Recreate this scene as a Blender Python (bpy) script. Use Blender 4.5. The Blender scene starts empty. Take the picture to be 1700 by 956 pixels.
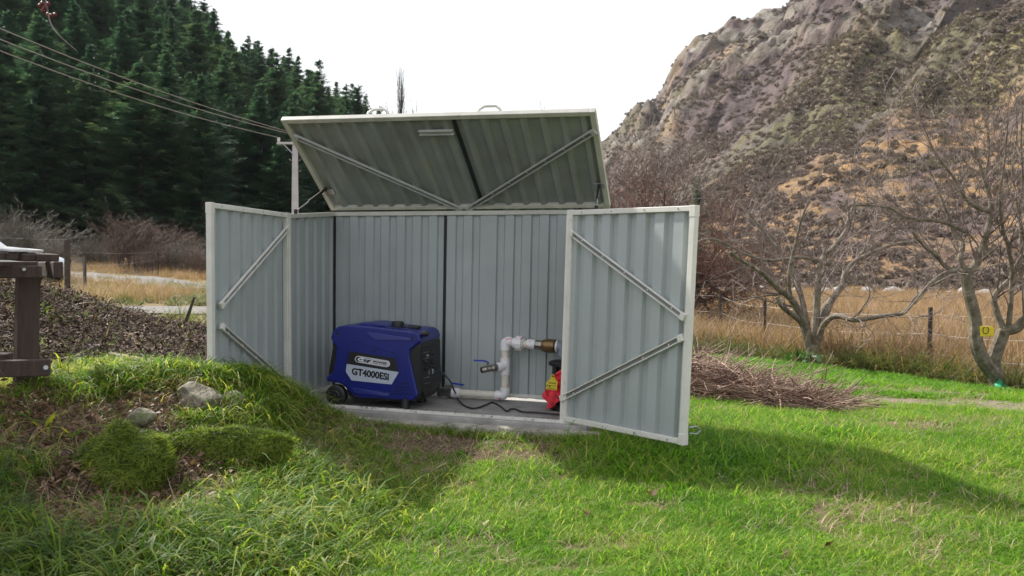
import bpy, bmesh, math, random
import numpy as np
from mathutils import Vector, Matrix, Euler
R_ = math.radians
SC = bpy.context.scene
COL = SC.collection
rnd = random.Random(7)
NR = np.random.default_rng(11)

# ------------------------------------------------------------------ camera, sky, sun, exposure
F_PX = 1520.0
CAM_Z = 1.12
cam_d = bpy.data.cameras.new('camera')
cam = bpy.data.objects.new('camera', cam_d)
COL.objects.link(cam)
cam_d.sensor_width = 36.0
cam_d.lens = 36.0 * F_PX / 1700.0
cam_d.clip_start = 0.05
cam_d.clip_end = 5000
cam_d.dof.use_dof = True
cam_d.dof.focus_distance = 5.9
cam_d.dof.aperture_fstop = 5.6
CAM_M = Matrix.Rotation(math.pi/2 - math.atan(58/F_PX), 3, 'X') @ Matrix.Rotation(0.0101, 3, 'Z')
cam.matrix_world = Matrix.Translation((0, 0, CAM_Z)) @ CAM_M.to_4x4()
SC.camera = cam

def ray(u, v):
    return CAM_M @ Vector(((u-850)/F_PX, -(v-478)/F_PX, -1.0))
def at(u, v, d):
    "the point seen at photo pixel (u, v) that stands d metres in front"
    r = ray(u, v)
    return Vector((0, 0, CAM_Z)) + r*(d/r.y)
def hit(u, v, P, n):
    r = ray(u, v); o = Vector((0, 0, CAM_Z))
    return o + r*((P-o).dot(n)/r.dot(n))

SUN = Vector((-0.95, 0.85, 1.0)).normalized()
w = bpy.data.worlds.new('World'); SC.world = w; w.use_nodes = True
nt = w.node_tree; nt.nodes.clear()
sky = nt.nodes.new('ShaderNodeTexSky'); sky.sky_type = 'NISHITA'; sky.sun_disc = False
sky.sun_elevation = math.asin(SUN.z); sky.sun_rotation = math.atan2(SUN.x, SUN.y) % (2*math.pi)
sky.air_density = 1.2; sky.dust_density = 2.5
mixn = nt.nodes.new('ShaderNodeMix'); mixn.data_type = 'RGBA'
mixn.inputs['Factor'].default_value = 0.72
mixn.inputs['B'].default_value = (9.0, 9.05, 9.3, 1)      # thin bright overcast veil
bg = nt.nodes.new('ShaderNodeBackground'); bg.inputs['Strength'].default_value = 0.095
wo = nt.nodes.new('ShaderNodeOutputWorld')
nt.links.new(sky.outputs[0], mixn.inputs['A']); nt.links.new(mixn.outputs['Result'], bg.inputs['Color'])
nt.links.new(bg.outputs[0], wo.inputs[0])
sl = bpy.data.lights.new('sun', 'SUN'); sl.energy = 5.0; sl.angle = R_(1.3); sl.color = (1.0, 0.95, 0.86)
so = bpy.data.objects.new('sun', sl); COL.objects.link(so)
so.rotation_euler = SUN.to_track_quat('Z', 'Y').to_euler(); so.location = SUN*50
SC.view_settings.view_transform = 'Standard'; SC.view_settings.look = 'None'
SC.view_settings.exposure = 0.66; SC.view_settings.gamma = 1.0
SC.cycles.max_bounces = 6; SC.cycles.transparent_max_bounces = 6

# ------------------------------------------------------------------ helpers
def prop(o, label=None, cat=None, group=None, kind=None):
    if label: o['label'] = label
    if cat: o['category'] = cat
    if group: o['group'] = group
    if kind: o['kind'] = kind
    return o
def link(o, parent=None, local=False):
    COL.objects.link(o)
    if parent is not None:
        o.parent = parent
        if not local:
            o.matrix_parent_inverse = (Matrix.Translation(parent.location) @ parent.rotation_euler.to_matrix().to_4x4()).inverted()
    return o
def empty(name, loc, label=None, cat=None, group=None, rz=0.0):
    o = bpy.data.objects.new(name, None); o.empty_display_size = 0.1
    o.location = loc; o.rotation_euler = (0, 0, rz); COL.objects.link(o)
    return prop(o, label, cat, group)
def copy_tree(o, parent=None):
    c = o.copy(); COL.objects.link(c)
    if parent is not None: c.parent = parent
    for ch in KIDS.get(o.name, []): copy_tree(ch, c)
    return c
KIDS = {}
class MB:
    def __init__(s): s.v = []; s.f = []
    def add(s, vs, fs):
        b = len(s.v); s.v.extend([tuple(p) for p in vs]); s.f.extend([tuple(i+b for i in f) for f in fs]); return s
    def hexa(s, c):       # 8 corners: bottom 0-3, top 4-7
        return s.add(c, [(0,3,2,1),(4,5,6,7),(0,1,5,4),(1,2,6,5),(2,3,7,6),(3,0,4,7)])
    def box(s, c, d, M=None):
        x, y, z = d[0]/2, d[1]/2, d[2]/2
        P = [Vector((a*x, b*y, e*z)) for e in (-1,1) for a, b in ((-1,-1),(1,-1),(1,1),(-1,1))]
        if M is not None: P = [M @ p for p in P]
        return s.hexa([Vector(c)+p for p in P])
    def bar(s, A, B, w_, n, t):   # box from A to B; width w_ centred, thickness t from A along n
        A = Vector(A); B = Vector(B); n = Vector(n).normalized(); a = (B-A).normalized(); c = a.cross(n).normalized()*(w_/2); n = n*t
        return s.hexa([A-c, A+c, A+c+n, A-c+n, B-c, B+c, B+c+n, B-c+n])
    def tube(s, path, rad, n=10, cap=True):
        path = [Vector(p) for p in path]; k = len(path)
        if not hasattr(rad, '__len__'): rad = [rad]*k
        t0 = (path[1]-path[0]).normalized(); up = Vector((0,0,1)) if abs(t0.z) < .9 else Vector((1,0,0))
        u = t0.cross(up).normalized(); b = len(s.v)
        for i, p in enumerate(path):
            t = (path[min(i+1,k-1)]-path[max(i-1,0)]).normalized()
            u = (u - t*u.dot(t)).normalized(); w2 = t.cross(u)
            for j in range(n):
                a = 2*math.pi*j/n; s.v.append(tuple(p+(u*math.cos(a)+w2*math.sin(a))*rad[i]))
        for i in range(k-1):
            for j in range(n):
                j2 = (j+1) % n; s.f.append((b+i*n+j, b+i*n+j2, b+(i+1)*n+j2, b+(i+1)*n+j))
        if cap: s.f.append(tuple(b+j for j in range(n))[::-1]); s.f.append(tuple(b+(k-1)*n+j for j in range(n)))
        return s
    def prism(s, poly, off):      # closed polygon of points extruded by vector off
        n = len(poly); P = [Vector(p) for p in poly]; Q = [p+Vector(off) for p in P]
        return s.add(P+Q, [tuple(range(n))[::-1], tuple(range(n, 2*n))]+[(i, (i+1) % n, (i+1) % n+n, i+n) for i in range(n)])
    def mesh(s, name):
        m = bpy.data.meshes.new(name); m.from_pydata(s.v, [], s.f); m.validate(); m.update(); return m
    def build(s, name, mat, parent=None, smooth=False, bevel=0, seg=2, local=False, angle=30):
        m = s.mesh(name); bm = bmesh.new(); bm.from_mesh(m); bmesh.ops.recalc_face_normals(bm, faces=bm.faces); bm.to_mesh(m); bm.free()
        m.materials.append(mat)
        if smooth:
            m.shade_smooth(); m.set_sharp_from_angle(angle=R_(38))
        o = bpy.data.objects.new(name, m)
        if bevel:
            b = o.modifiers.new('Bevel', 'BEVEL'); b.width = bevel; b.segments = seg; b.limit_method = 'ANGLE'; b.angle_limit = R_(angle)
        link(o, parent, local)
        if parent is not None: KIDS.setdefault(parent.name, []).append(o)
        return o
def np_obj(name, V, Fq, mat, parent=None, smooth=False, local=True):
    "fast mesh from arrays: V (n,3), Fq (m,k)"
    m = np_mesh(name, V, Fq, mat, smooth); o = bpy.data.objects.new(name, m); link(o, parent, local)
    if parent is not None: KIDS.setdefault(parent.name, []).append(o)
    return o
def np_mesh(name, V, Fq, mat, smooth=False):
    V = np.asarray(V, np.float32); Fq = np.asarray(Fq, np.int32); k = Fq.shape[1]
    m = bpy.data.meshes.new(name)
    m.vertices.add(len(V)); m.vertices.foreach_set('co', V.ravel())
    m.loops.add(Fq.size); m.loops.foreach_set('vertex_index', Fq.ravel())
    m.polygons.add(len(Fq)); m.polygons.foreach_set('loop_start', np.arange(0, Fq.size, k, dtype=np.int32))
    m.update(calc_edges=True)
    if smooth: m.shade_smooth()
    if mat: m.materials.append(mat)
    return m
def vcol(m, name, C):
    C = np.asarray(C, np.float32)
    if C.shape[1] == 3: C = np.hstack([C, np.ones((len(C), 1), np.float32)])
    a = m.attributes.new(name, 'FLOAT_COLOR', 'POINT'); a.data.foreach_set('color', C.ravel())
def vflt(m, name, A):
    a = m.attributes.new(name, 'FLOAT', 'POINT'); a.data.foreach_set('value', np.asarray(A, np.float32))

# value noise
_T = NR.random((256, 256))
def vnoise(x, y, sc=1.0, seed=0):
    x = np.asarray(x, float)/sc+seed*17.3+1000; y = np.asarray(y, float)/sc+seed*31.7+1000
    xi = np.floor(x).astype(int); yi = np.floor(y).astype(int); fx = x-xi; fy = y-yi
    fx = fx*fx*(3-2*fx); fy = fy*fy*(3-2*fy)
    g = lambda a, b: _T[a % 256, b % 256]
    return (g(xi, yi)*(1-fx)+g(xi+1, yi)*fx)*(1-fy)+(g(xi, yi+1)*(1-fx)+g(xi+1, yi+1)*fx)*fy
def fbm(x, y, sc=1.0, o=4, seed=0, ridged=False):
    s = 0; a = 1; t = 0
    for i in range(o):
        n = vnoise(x, y, sc/2**i, seed+i*3.1)
        if ridged: n = 1-abs(2*n-1)
        s = s+a*n; t += a; a *= .5
    return s/t
def sstep(a, b, x): t = np.clip((x-a)/(b-a), 0, 1); return t*t*(3-2*t)

# ------------------------------------------------------------------ materials
def mat(name, col, rough=.6, var=.0, vs=5.0, bump=0.0, bs=60.0, metal=0.0, spec=.5, col2=None, detail=6, stretch=None, coat=0, ramp=(.35,.65), dirt=None):
    m = bpy.data.materials.new(name); m.use_nodes = True; nt = m.node_tree; N = nt.nodes; L = nt.links
    b = N['Principled BSDF']; b.inputs['Roughness'].default_value = rough; b.inputs['Metallic'].default_value = metal
    b.inputs['Specular IOR Level'].default_value = spec
    if coat: b.inputs['Coat Weight'].default_value = coat; b.inputs['Coat Roughness'].default_value = .15
    c4 = tuple(col)+(1,)
    if col2 is None: col2 = tuple(min(1, c*(1-var)) for c in col)
    tc = N.new('ShaderNodeTexCoord'); src = tc.outputs['Object']
    if stretch:
        mp = N.new('ShaderNodeMapping'); mp.inputs['Scale'].default_value = stretch; L.new(src, mp.inputs[0]); src = mp.outputs[0]
    n = N.new('ShaderNodeTexNoise'); n.inputs['Scale'].default_value = vs; n.inputs['Detail'].default_value = detail; n.inputs['Roughness'].default_value = .65
    L.new(src, n.inputs['Vector'])
    r = N.new('ShaderNodeValToRGB'); r.color_ramp.elements[0].position = ramp[0]; r.color_ramp.elements[1].position = ramp[1]
    r.color_ramp.elements[0].color = tuple(col2)+(1,); r.color_ramp.elements[1].color = c4
    L.new(n.outputs['Fac'], r.inputs[0]); outc = r.outputs[0]
    if dirt:
        n3 = N.new('ShaderNodeTexNoise'); n3.inputs['Scale'].default_value = dirt[1]; n3.inputs['Detail'].default_value = 8; n3.inputs['Roughness'].default_value = .75
        L.new(tc.outputs['Object'], n3.inputs['Vector'])
        r3 = N.new('ShaderNodeValToRGB'); r3.color_ramp.elements[0].position = dirt[2]; r3.color_ramp.elements[1].position = dirt[2]+dirt[3]
        L.new(n3.outputs['Fac'], r3.inputs[0])
        mx = N.new('ShaderNodeMix'); mx.data_type = 'RGBA'; L.new(r3.outputs[0], mx.inputs['Factor']); L.new(outc, mx.inputs['A']); mx.inputs['B'].default_value = tuple(dirt[0])+(1,)
        outc = mx.outputs['Result']
    L.new(outc, b.inputs['Base Color'])
    if bump:
        n2 = N.new('ShaderNodeTexNoise'); n2.inputs['Scale'].default_value = bs; n2.inputs['Detail'].default_value = 6
        L.new(src, n2.inputs['Vector'])
        bp = N.new('ShaderNodeBump'); bp.inputs['Strength'].default_value = bump; bp.inputs['Distance'].default_value = .01
        L.new(n2.outputs['Fac'], bp.inputs['Height']); L.new(bp.outputs[0], b.inputs['Normal'])
    return m
def veg_mat(name, cols, rough=.55, trans=.45, tcol=1.6, big=.6, bigsc=.7, spec=.3):
    "leaf or blade: colour from the per-blade attribute 't' and a broad patch noise, thin so light comes through"
    m = bpy.data.materials.new(name); m.use_nodes = True; nt = m.node_tree; N = nt.nodes; L = nt.links
    b = N['Principled BSDF']; b.inputs['Roughness'].default_value = rough; b.inputs['Specular IOR Level'].default_value = spec
    a = N.new('ShaderNodeAttribute'); a.attribute_name = 't'
    g = N.new('ShaderNodeNewGeometry'); n = N.new('ShaderNodeTexNoise'); n.inputs['Scale'].default_value = bigsc; n.inputs['Detail'].default_value = 4
    L.new(g.outputs['Position'], n.inputs['Vector'])
    ma = N.new('ShaderNodeMath'); ma.operation = 'MULTIPLY_ADD'; ma.inputs[1].default_value = big; L.new(n.outputs['Fac'], ma.inputs[0])
    ad = N.new('ShaderNodeMath'); ad.operation = 'SUBTRACT'; ad.inputs[1].default_value = big*.5
    L.new(a.outputs['Fac'], ma.inputs[2]); L.new(ma.outputs[0], ad.inputs[0])
    r = N.new('ShaderNodeValToRGB'); els = r.color_ramp.elements
    while len(els) < len(cols): els.new(.5)
    for i, c in enumerate(cols):
        els[i].position = i/(len(cols)-1); els[i].color = tuple(c)+(1,)
    L.new(ad.outputs[0], r.inputs[0]); L.new(r.outputs[0], b.inputs['Base Color'])
    if trans:
        tr = N.new('ShaderNodeBsdfTranslucent'); mu = N.new('ShaderNodeMix'); mu.data_type = 'RGBA'; mu.blend_type = 'MULTIPLY'; mu.inputs['Factor'].default_value = 1
        L.new(r.outputs[0], mu.inputs['A']); mu.inputs['B'].default_value = (tcol, tcol*1.05, tcol*.7, 1); L.new(mu.outputs['Result'], tr.inputs[0])
        ms = N.new('ShaderNodeMixShader'); ms.inputs[0].default_value = trans
        L.new(b.outputs[0], ms.inputs[1]); L.new(tr.outputs[0], ms.inputs[2]); L.new(ms.outputs[0], N['Material Output'].inputs[0])
    return m
def vc_mat(name, rough=.9, bump=.3, bs=8, var=.35, vs=3, fine=40):
    "ground: colour attribute 'c' broken up by fine noise"
    m = bpy.data.materials.new(name); m.use_nodes = True; nt = m.node_tree; N = nt.nodes; L = nt.links
    b = N['Principled BSDF']; b.inputs['Roughness'].default_value = rough; b.inputs['Specular IOR Level'].default_value = .2
    a = N.new('ShaderNodeAttribute'); a.attribute_name = 'c'
    g = N.new('ShaderNodeNewGeometry')
    out = a.outputs['Color']
    for sc, vv in ((vs, var), (fine, var)):
        n = N.new('ShaderNodeTexNoise'); n.inputs['Scale'].default_value = sc; n.inputs['Detail'].default_value = 8; n.inputs['Roughness'].default_value = .7
        L.new(g.outputs['Position'], n.inputs['Vector'])
        r = N.new('ShaderNodeMapRange'); r.inputs[1].default_value = .3; r.inputs[2].default_value = .7; r.inputs[3].default_value = 1-vv; r.inputs[4].default_value = 1+vv
        L.new(n.outputs['Fac'], r.inputs[0])
        vm = N.new('ShaderNodeVectorMath'); vm.operation = 'SCALE'; L.new(out, vm.inputs[0]); L.new(r.outputs[0], vm.inputs['Scale']); out = vm.outputs[0]
    L.new(out, b.inputs['Base Color'])
    bp = N.new('ShaderNodeBump'); bp.inputs['Strength'].default_value = bump; bp.inputs['Distance'].default_value = 1.0/bs
    L.new(n.outputs['Fac'], bp.inputs['Height']); L.new(bp.outputs[0], b.inputs['Normal'])
    return m
M = {}
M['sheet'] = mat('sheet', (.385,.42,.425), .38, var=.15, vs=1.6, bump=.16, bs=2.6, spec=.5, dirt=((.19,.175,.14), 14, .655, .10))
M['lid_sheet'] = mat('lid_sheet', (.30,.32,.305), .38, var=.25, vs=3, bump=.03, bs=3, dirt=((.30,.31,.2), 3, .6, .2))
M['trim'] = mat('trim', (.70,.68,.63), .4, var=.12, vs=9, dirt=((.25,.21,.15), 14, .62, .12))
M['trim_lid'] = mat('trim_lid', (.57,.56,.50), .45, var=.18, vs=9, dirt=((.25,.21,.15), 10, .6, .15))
M['channel'] = mat('channel', (.46,.47,.46), .42, var=.15, vs=8)
M['seam'] = mat('seam', (.015,.017,.02), .7)
M['galv'] = mat('galv', (.42,.42,.43), .35, var=.3, vs=20, metal=.8)
M['concrete'] = mat('concrete', (.36,.345,.33), .9, var=.35, vs=7, bump=.3, bs=60, dirt=((.12,.09,.05), 5, .58, .2))
M['dirty_concrete'] = mat('dirty_concrete', (.44,.41,.36), .92, var=.4, vs=10, bump=.3, bs=50, dirt=((.09,.08,.03), 9, .5, .15))
M['blue'] = mat('blue', (.012,.020,.185), .34, var=.12, vs=4, bump=.08, bs=400, spec=.45, dirt=((.07,.075,.13), 16, .60, .16))
M['black'] = mat('black', (.012,.012,.014), .5, var=.2, vs=20)
M['groove'] = mat('groove', (.004,.006,.06), .7)
M['label_grey'] = mat('label_grey', (.45,.50,.60), .4, var=.05)
M['pill'] = mat('pill', (.55,.54,.58), .4, var=.05)
M['logo_blue'] = mat('logo_blue', (.25,.45,.85), .4, var=.05)
M['logo_white'] = mat('logo_white', (.75,.78,.9), .4, var=.05)
M['pvc'] = mat('pvc', (.76,.71,.62), .35, var=.12, vs=12, dirt=((.62,.28,.26), 19, .60, .06))
M['pvc_fit'] = mat('pvc_fit', (.84,.83,.85), .3, var=.06, vs=12, dirt=((.75,.20,.26), 17, .575, .05))
M['steel'] = mat('steel', (.36,.34,.30), .3, var=.4, vs=30, metal=.9)
M['brass'] = mat('brass', (.24,.15,.07), .38, var=.35, vs=15, metal=.7)
M['grey_pvc'] = mat('grey_pvc', (.28,.30,.36), .4, var=.1)
M['lever'] = mat('lever', (.02,.06,.42), .35)
M['coral'] = mat('coral', (.95,.055,.085), .75, var=.25, vs=25, bump=.6, bs=60)
M['yellow'] = mat('yellow', (.80,.62,.03), .45, var=.12)
M['green_plastic'] = mat('green_plastic', (.02,.42,.22), .45, var=.12)
M['white_plastic'] = mat('white_plastic', (.62,.62,.62), .5, var=.25, vs=12)
M['wood'] = mat('wood', (.075,.046,.036), .8, col2=(.032,.020,.017), vs=3, stretch=(14,14,1.2), bump=.35, bs=14, ramp=(.3,.7), dirt=((.22,.18,.15), 40, .68, .06))
M['wood_top'] = mat('wood_top', (.40,.36,.34), .6, var=.3, vs=5, bump=.2, bs=30)
M['wood_post'] = mat('wood_post', (.07,.055,.045), .9, var=.4, vs=9, bump=.4, bs=30)
M['bark'] = mat('bark', (.25,.21,.165), .9, col2=(.085,.065,.05), vs=14, bump=.6, bs=40, dirt=((.16,.16,.06), 6, .55, .2))
M['bark_dark'] = mat('bark_dark', (.09,.07,.06), .9, var=.4, vs=10)
M['twig'] = mat('twig', (.27,.205,.18), .6, col2=(.075,.052,.045), vs=5)
M['twig_grey'] = mat('twig_grey', (.20,.185,.15), .85, col2=(.09,.08,.065), vs=2)
M['twig_red'] = mat('twig_red', (.15,.10,.08), .85, col2=(.08,.055,.045), vs=2)
M['stick'] = mat('stick', (.48,.35,.27), .75, col2=(.16,.095,.07), vs=7, bump=.3)
M['stick_dark'] = mat('stick_dark', (.20,.10,.07), .85, col2=(.07,.04,.03), vs=9)
M['rock'] = mat('rock', (.27,.24,.19), .9, col2=(.085,.07,.045), vs=7, stretch=(5,1.5,5), bump=.9, bs=16, dirt=((.09,.12,.03), 9, .48, .15))
M['stone'] = mat('stone', (.42,.41,.42), .85, var=.4, vs=14, bump=.3)
M['pole'] = mat('pole', (.50,.50,.51), .85, var=.2, vs=2, bump=.2)
M['wire'] = mat('wire', (.30,.29,.28), .5, metal=.3)
M['car'] = mat('car', (.55,.57,.6), .3, var=.05, metal=.3, coat=.5)
M['glass'] = mat('glass', (.02,.025,.03), .08, spec=.8)
M['gravel'] = mat('gravel', (.18,.168,.16), .95, var=.3, vs=3, bump=.5, bs=20)
M['leaf_dead'] = veg_mat('leaf_dead', [(.06,.032,.02),(.14,.075,.045),(.26,.17,.10)], trans=.15, big=.2)
M['lawn'] = veg_mat('lawn', [(.040,.105,.008),(.095,.225,.014),(.16,.30,.020),(.33,.34,.09)], trans=.5, tcol=1.7, big=1.0, bigsc=1.6)
M['wild'] = veg_mat('wild', [(.030,.075,.010),(.085,.175,.016),(.23,.30,.028),(.44,.41,.11)], trans=.5, tcol=1.7, big=.5, bigsc=1.6)
M['strap'] = veg_mat('strap', [(.05,.11,.025),(.12,.19,.025),(.38,.36,.03)], trans=.55, tcol=1.6, big=.4, bigsc=2)
M['moss'] = veg_mat('moss', [(.045,.075,.012),(.13,.19,.022),(.34,.38,.06)], trans=.45, tcol=1.6, big=1.1, bigsc=9)
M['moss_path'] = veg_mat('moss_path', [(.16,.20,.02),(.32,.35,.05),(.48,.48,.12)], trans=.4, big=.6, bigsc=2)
M['straw'] = veg_mat('straw', [(.13,.105,.05),(.25,.16,.095),(.36,.23,.14),(.45,.33,.22)], trans=.35, tcol=1.2, big=1.0, bigsc=.12)
M['dead_grass'] = veg_mat('dead_grass', [(.13,.09,.05),(.30,.22,.14),(.45,.36,.26)], trans=.3, tcol=1.2, big=.4)
M['sedge'] = veg_mat('sedge', [(.05,.085,.02),(.11,.14,.035),(.26,.18,.08)], trans=.35, big=.8, bigsc=.5)
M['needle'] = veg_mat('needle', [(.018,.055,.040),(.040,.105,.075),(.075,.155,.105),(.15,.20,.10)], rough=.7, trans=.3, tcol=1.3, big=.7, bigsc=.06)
M['scrub'] = veg_mat('scrub', [(.11,.08,.085),(.17,.13,.125),(.24,.19,.15),(.19,.19,.08)], rough=.9, trans=.1, tcol=1, big=1.0, bigsc=.02)
M['broad'] = veg_mat('broad', [(.03,.09,.02),(.08,.16,.04)], trans=.3)
M['chip'] = veg_mat('chip', [(.016,.010,.008),(.042,.026,.019),(.080,.052,.038),(.26,.19,.15)], trans=0, big=.25, bigsc=4, spec=.15, rough=.85)
M['hip'] = mat('hip', (.12,.012,.012), .35)
M['leaf_pale'] = veg_mat('leaf_pale', [(.35,.25,.17),(.5,.42,.33)], trans=.2, big=.2)
M['ground'] = vc_mat('ground', bump=.5, bs=40, vs=2.5, fine=45, var=.35)
M['hillside'] = vc_mat('hillside', bump=.8, bs=1.0, vs=.12, fine=.8, var=.4)
M['web_shade'] = mat('web_shade', (.20,.21,.215), .5, var=.2, vs=20)  # dark tone for the shade inside the brace channels
M['deep'] = veg_mat('deep', [(.030,.065,.010),(.07,.14,.016),(.15,.22,.028),(.34,.32,.08)], trans=.45, tcol=1.6, big=.4, bigsc=2)
# ------------------------------------------------------------------ terrain
_cp = [(850,956,3.18),(1700,956,3.1),(1250,956,3.15),(400,956,3.05),(0,956,2.9),(850,800,4.45),(1150,800,4.4),(1700,850,3.95),(600,800,4.4),
 (1300,700,5.8),(1500,720,5.4),(1700,750,5.0),(1140,752,4.85),(1250,680,6.5),(1440,688,6.3),(1300,640,8.2),(1700,665,7.2),(1355,605,12),(1650,648,9.5),
 (1150,590,13),(1543,632,10.5),(1700,655,9.2),(1267,596,14),(1300,540,25),(1600,540,24),(1400,505,45),(1100,503,55),
 (350,624,5.0),(430,634,5.15),(500,668,5.35),(150,620,5.2),(30,640,4.9),(200,652,4.7),(100,690,4.4),(330,692,4.5),(240,702,4.4),
 (215,812,3.95),(380,795,4.0),(480,742,4.6),(560,742,4.9),(0,760,3.9),(0,850,3.4),(150,880,3.3),(480,850,3.8),(480,956,3.1),
 (0,480,8),(100,492,8),(180,532,8),(250,562,7.7),(345,600,6.6),(30,600,5.8),(200,594,6.0),(310,612,5.7),(0,540,6.6),(100,560,6.6),(-250,480,8),(-200,620,5.5),(-250,800,3.8)]
_wp = [(-1.25,5.62,.08),(-.8,5.6,.055),(-.2,5.38,.055),(.3,5.2,.06),(.8,5.6,.05),(-1.5,6.2,.10),(-1.3,7.0,.06),(0,6.8,.04),(.8,6.5,.04),(-.2,6.2,.04),(-1.55,5.5,.24),
 (8,3,-.02),(0,1,0),(4,0,-.02),(-3,1,.15),(-8,3,.3),(-10,8,.6),(0,-8,0),(10,-8,-.1),(-10,-8,.2),(0,11,-.02),(-3,11,.05),(-6,12.5,.06),(-5,14,.05),(-12,14,.06),(0,16,-.15),(0,30,-.5),(-5,20,-.0),(-12,34,0),(-15,55,.1),
 (15,10,-.4),(20,25,-.8),(60,30,-1.6),(60,60,-2.2),(25,60,-2.0),(0,60,-1.5),(-45,60,.3),(-60,20,.4),(40,0,-.6),(-60,-10,.3),(60,-10,-.8)]
_P = np.array([tuple(at(*c)) for c in _cp] + _wp)
def _U(r2): return 0.5*r2*np.log(r2+1e-9)
def _tps(P, lam=.002):
    n = len(P); X = P[:, :2]; K = _U(((X[:, None]-X[None])**2).sum(-1)) + lam*np.eye(n)
    Q = np.hstack([np.ones((n, 1)), X]); A = np.block([[K, Q], [Q.T, np.zeros((3, 3))]])
    return np.linalg.solve(A, np.concatenate([P[:, 2], np.zeros(3)]))
_W = _tps(_P)
def H(x, y, rough=True):
    x = np.atleast_1d(np.asarray(x, float)); y = np.atleast_1d(np.asarray(y, float))
    cx = np.clip(x, -60, 60); cy = np.clip(y, -10, 62); n = len(_P); z = np.zeros(cx.shape)
    for i in range(0, cx.size, 40000):
        a = cx.ravel()[i:i+40000]; b = cy.ravel()[i:i+40000]
        r2 = (a[:, None]-_P[None, :, 0])**2+(b[:, None]-_P[None, :, 1])**2
        z.ravel()[i:i+40000] = _U(r2) @ _W[:n] + _W[n]+_W[n+1]*a+_W[n+2]*b
    if rough:
        near = 1-sstep(14, 30, np.hypot(x, y))
        m = mound(x, y)
        z = z + (fbm(x, y, .5, 4, 3)-.5)*(.025+.11*m)*near + (fbm(x, y, 3, 3, 5)-.5)*.5*sstep(16, 40, y)
        sh = (1-sstep(.0, .25, np.maximum(np.abs((x+.49)*.952-(y-6.06)*.306)-.98, np.abs((x+.49)*.306+(y-6.06)*.952)-.42)))
        z = z*(1-sh)+.02*sh
    return z
def h1(x, y): return float(H(x, y)[0])
def mound(x, y):
    e = fbm(x, y, .7, 3, 8)*.5-.25
    return (1-sstep(-1.35, -.75, x+e+.0*y))*(1-sstep(12, 15, y))
def mulch(x, y):   # the dark heap beyond the grassy bank
    e = fbm(x, y, .6, 3, 9)*.6-.3
    line = 5.72 + .0*x
    return sstep(line-.1, line+.12, y+e*.5)*(1-sstep(9.2, 10.2, y+e*2-.45*(x+6)))*(1-sstep(-1.95, -1.75, x+e*.3))
def fenceline(x):  # y of the edge where lawn ends
    return np.interp(x, [-2, 2.6, 4.6, 5.2, 8, 12], [14.2, 13.0, 10.9, 9.4, 7.3, 5])
FY = lambda x: np.interp(x, [-2, 2.5, 4.8, 5.4, 8, 12], [15.0, 13.4, 11.0, 9.9, 7.8, 5.4])
def tracks(x, y):
    e = fbm(x, y, 1.1, 4, 21)*.6-.3
    l1 = np.interp(x, [1.0, 2.3, 2.6, 2.85, 3.2, 3.9, 5, 7], [10.0, 9.1, 8.87, 8.5, 8.15, 7.6, 7.0, 6.4]); l2 = np.interp(x, [1, 2.1, 2.45, 2.9, 3.45, 4.5, 7], [8.8, 8.1, 7.7, 7.25, 6.95, 6.4, 5.6])
    t = np.maximum(1-sstep(.25, .6, abs(y-l1+e)), (1-sstep(.22, .5, abs(y-l2+e)))*.95)
    return t*sstep(1.3, 1.9, x)*sstep(.15, .4, fbm(x, y, .8, 3, 33))
def gfield(x, y):
    "ground zones as weights"
    far = sstep(-.2, .3, y-fenceline(x)+fbm(x, y, .5, 3, 14)*.4-.2)*sstep(-1.5, -.5, x+y*.02)
    left = sstep(9, 11, y)*(1-sstep(-1.5, -.5, x+y*.02))
    return far, left
def gcol(x, y):
    c = np.empty(x.shape+(3,)); c[:] = (.075, .105, .022)
    def mixc(k, col): c[:] = c*(1-k[..., None])+np.array(col)*k[..., None]
    far, left = gfield(x, y); m = mound(x, y)
    dirt = np.maximum(sstep(.53, .64, fbm(x, y, .55, 4, 41)), worn(x, y)); mixc(dirt*.85, (.16, .11, .07))
    mixc(m, (.050, .038, .024)); mixc(m*sstep(.45, .6, fbm(x, y, .4, 3, 17)), (.10, .075, .05))
    # sunny mossy path on top of the bank
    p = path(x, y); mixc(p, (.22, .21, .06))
    bare = bare_front(x, y); mixc(bare*.85, (.12, .085, .055))
    mixc(tracks(x, y)*.9, (.21, .17, .13))
    mixc(far, (.26, .17, .085)); mixc(left, (.20, .15, .07)); mixc(mulch(x, y), (.030, .021, .018))
    return c
WORN = [(700,745,5.1,.30,.14),(735,800,4.4,.22,.12),(1085,832,4.08,.20,.07),(1010,895,3.5,.25,.08),(930,940,3.25,.3,.06),(620,812,4.3,.2,.1),(1060,745,5.2,.25,.1),(860,760,4.9,.35,.10),(780,730,5.3,.4,.12),(1160,800,4.4,.25,.07)]
def worn(x, y):
    k = np.zeros(np.shape(x)); e = fbm(x, y, .22, 3, 43)*1.6
    for (u, v, d, rx, ry) in WORN:
        c = at(u, v, d); k = np.maximum(k, np.exp(-(((x-c.x)/rx)**2+((y-c.y)/ry)**2)*1.4*e))
    return sstep(.35, .7, k)
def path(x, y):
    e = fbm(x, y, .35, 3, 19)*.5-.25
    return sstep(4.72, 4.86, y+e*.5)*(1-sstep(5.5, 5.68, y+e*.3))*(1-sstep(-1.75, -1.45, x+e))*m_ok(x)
def m_ok(x): return np.ones_like(x)
def bare_front(x, y):
    yy = 5.45-.32*(x+.3)
    d = yy-y
    return sstep(-.1, .05, d)*(1-sstep(.35, 1.2, d+fbm(x, y, .4, 3, 23)*.9-.45))*sstep(-1.3, -1.0, x)*(1-sstep(.55, .9, x))
def warp(n, a, b, c): t = np.linspace(-1, 1, n); return c+a*np.sinh(b*t)/np.sinh(b)
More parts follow.
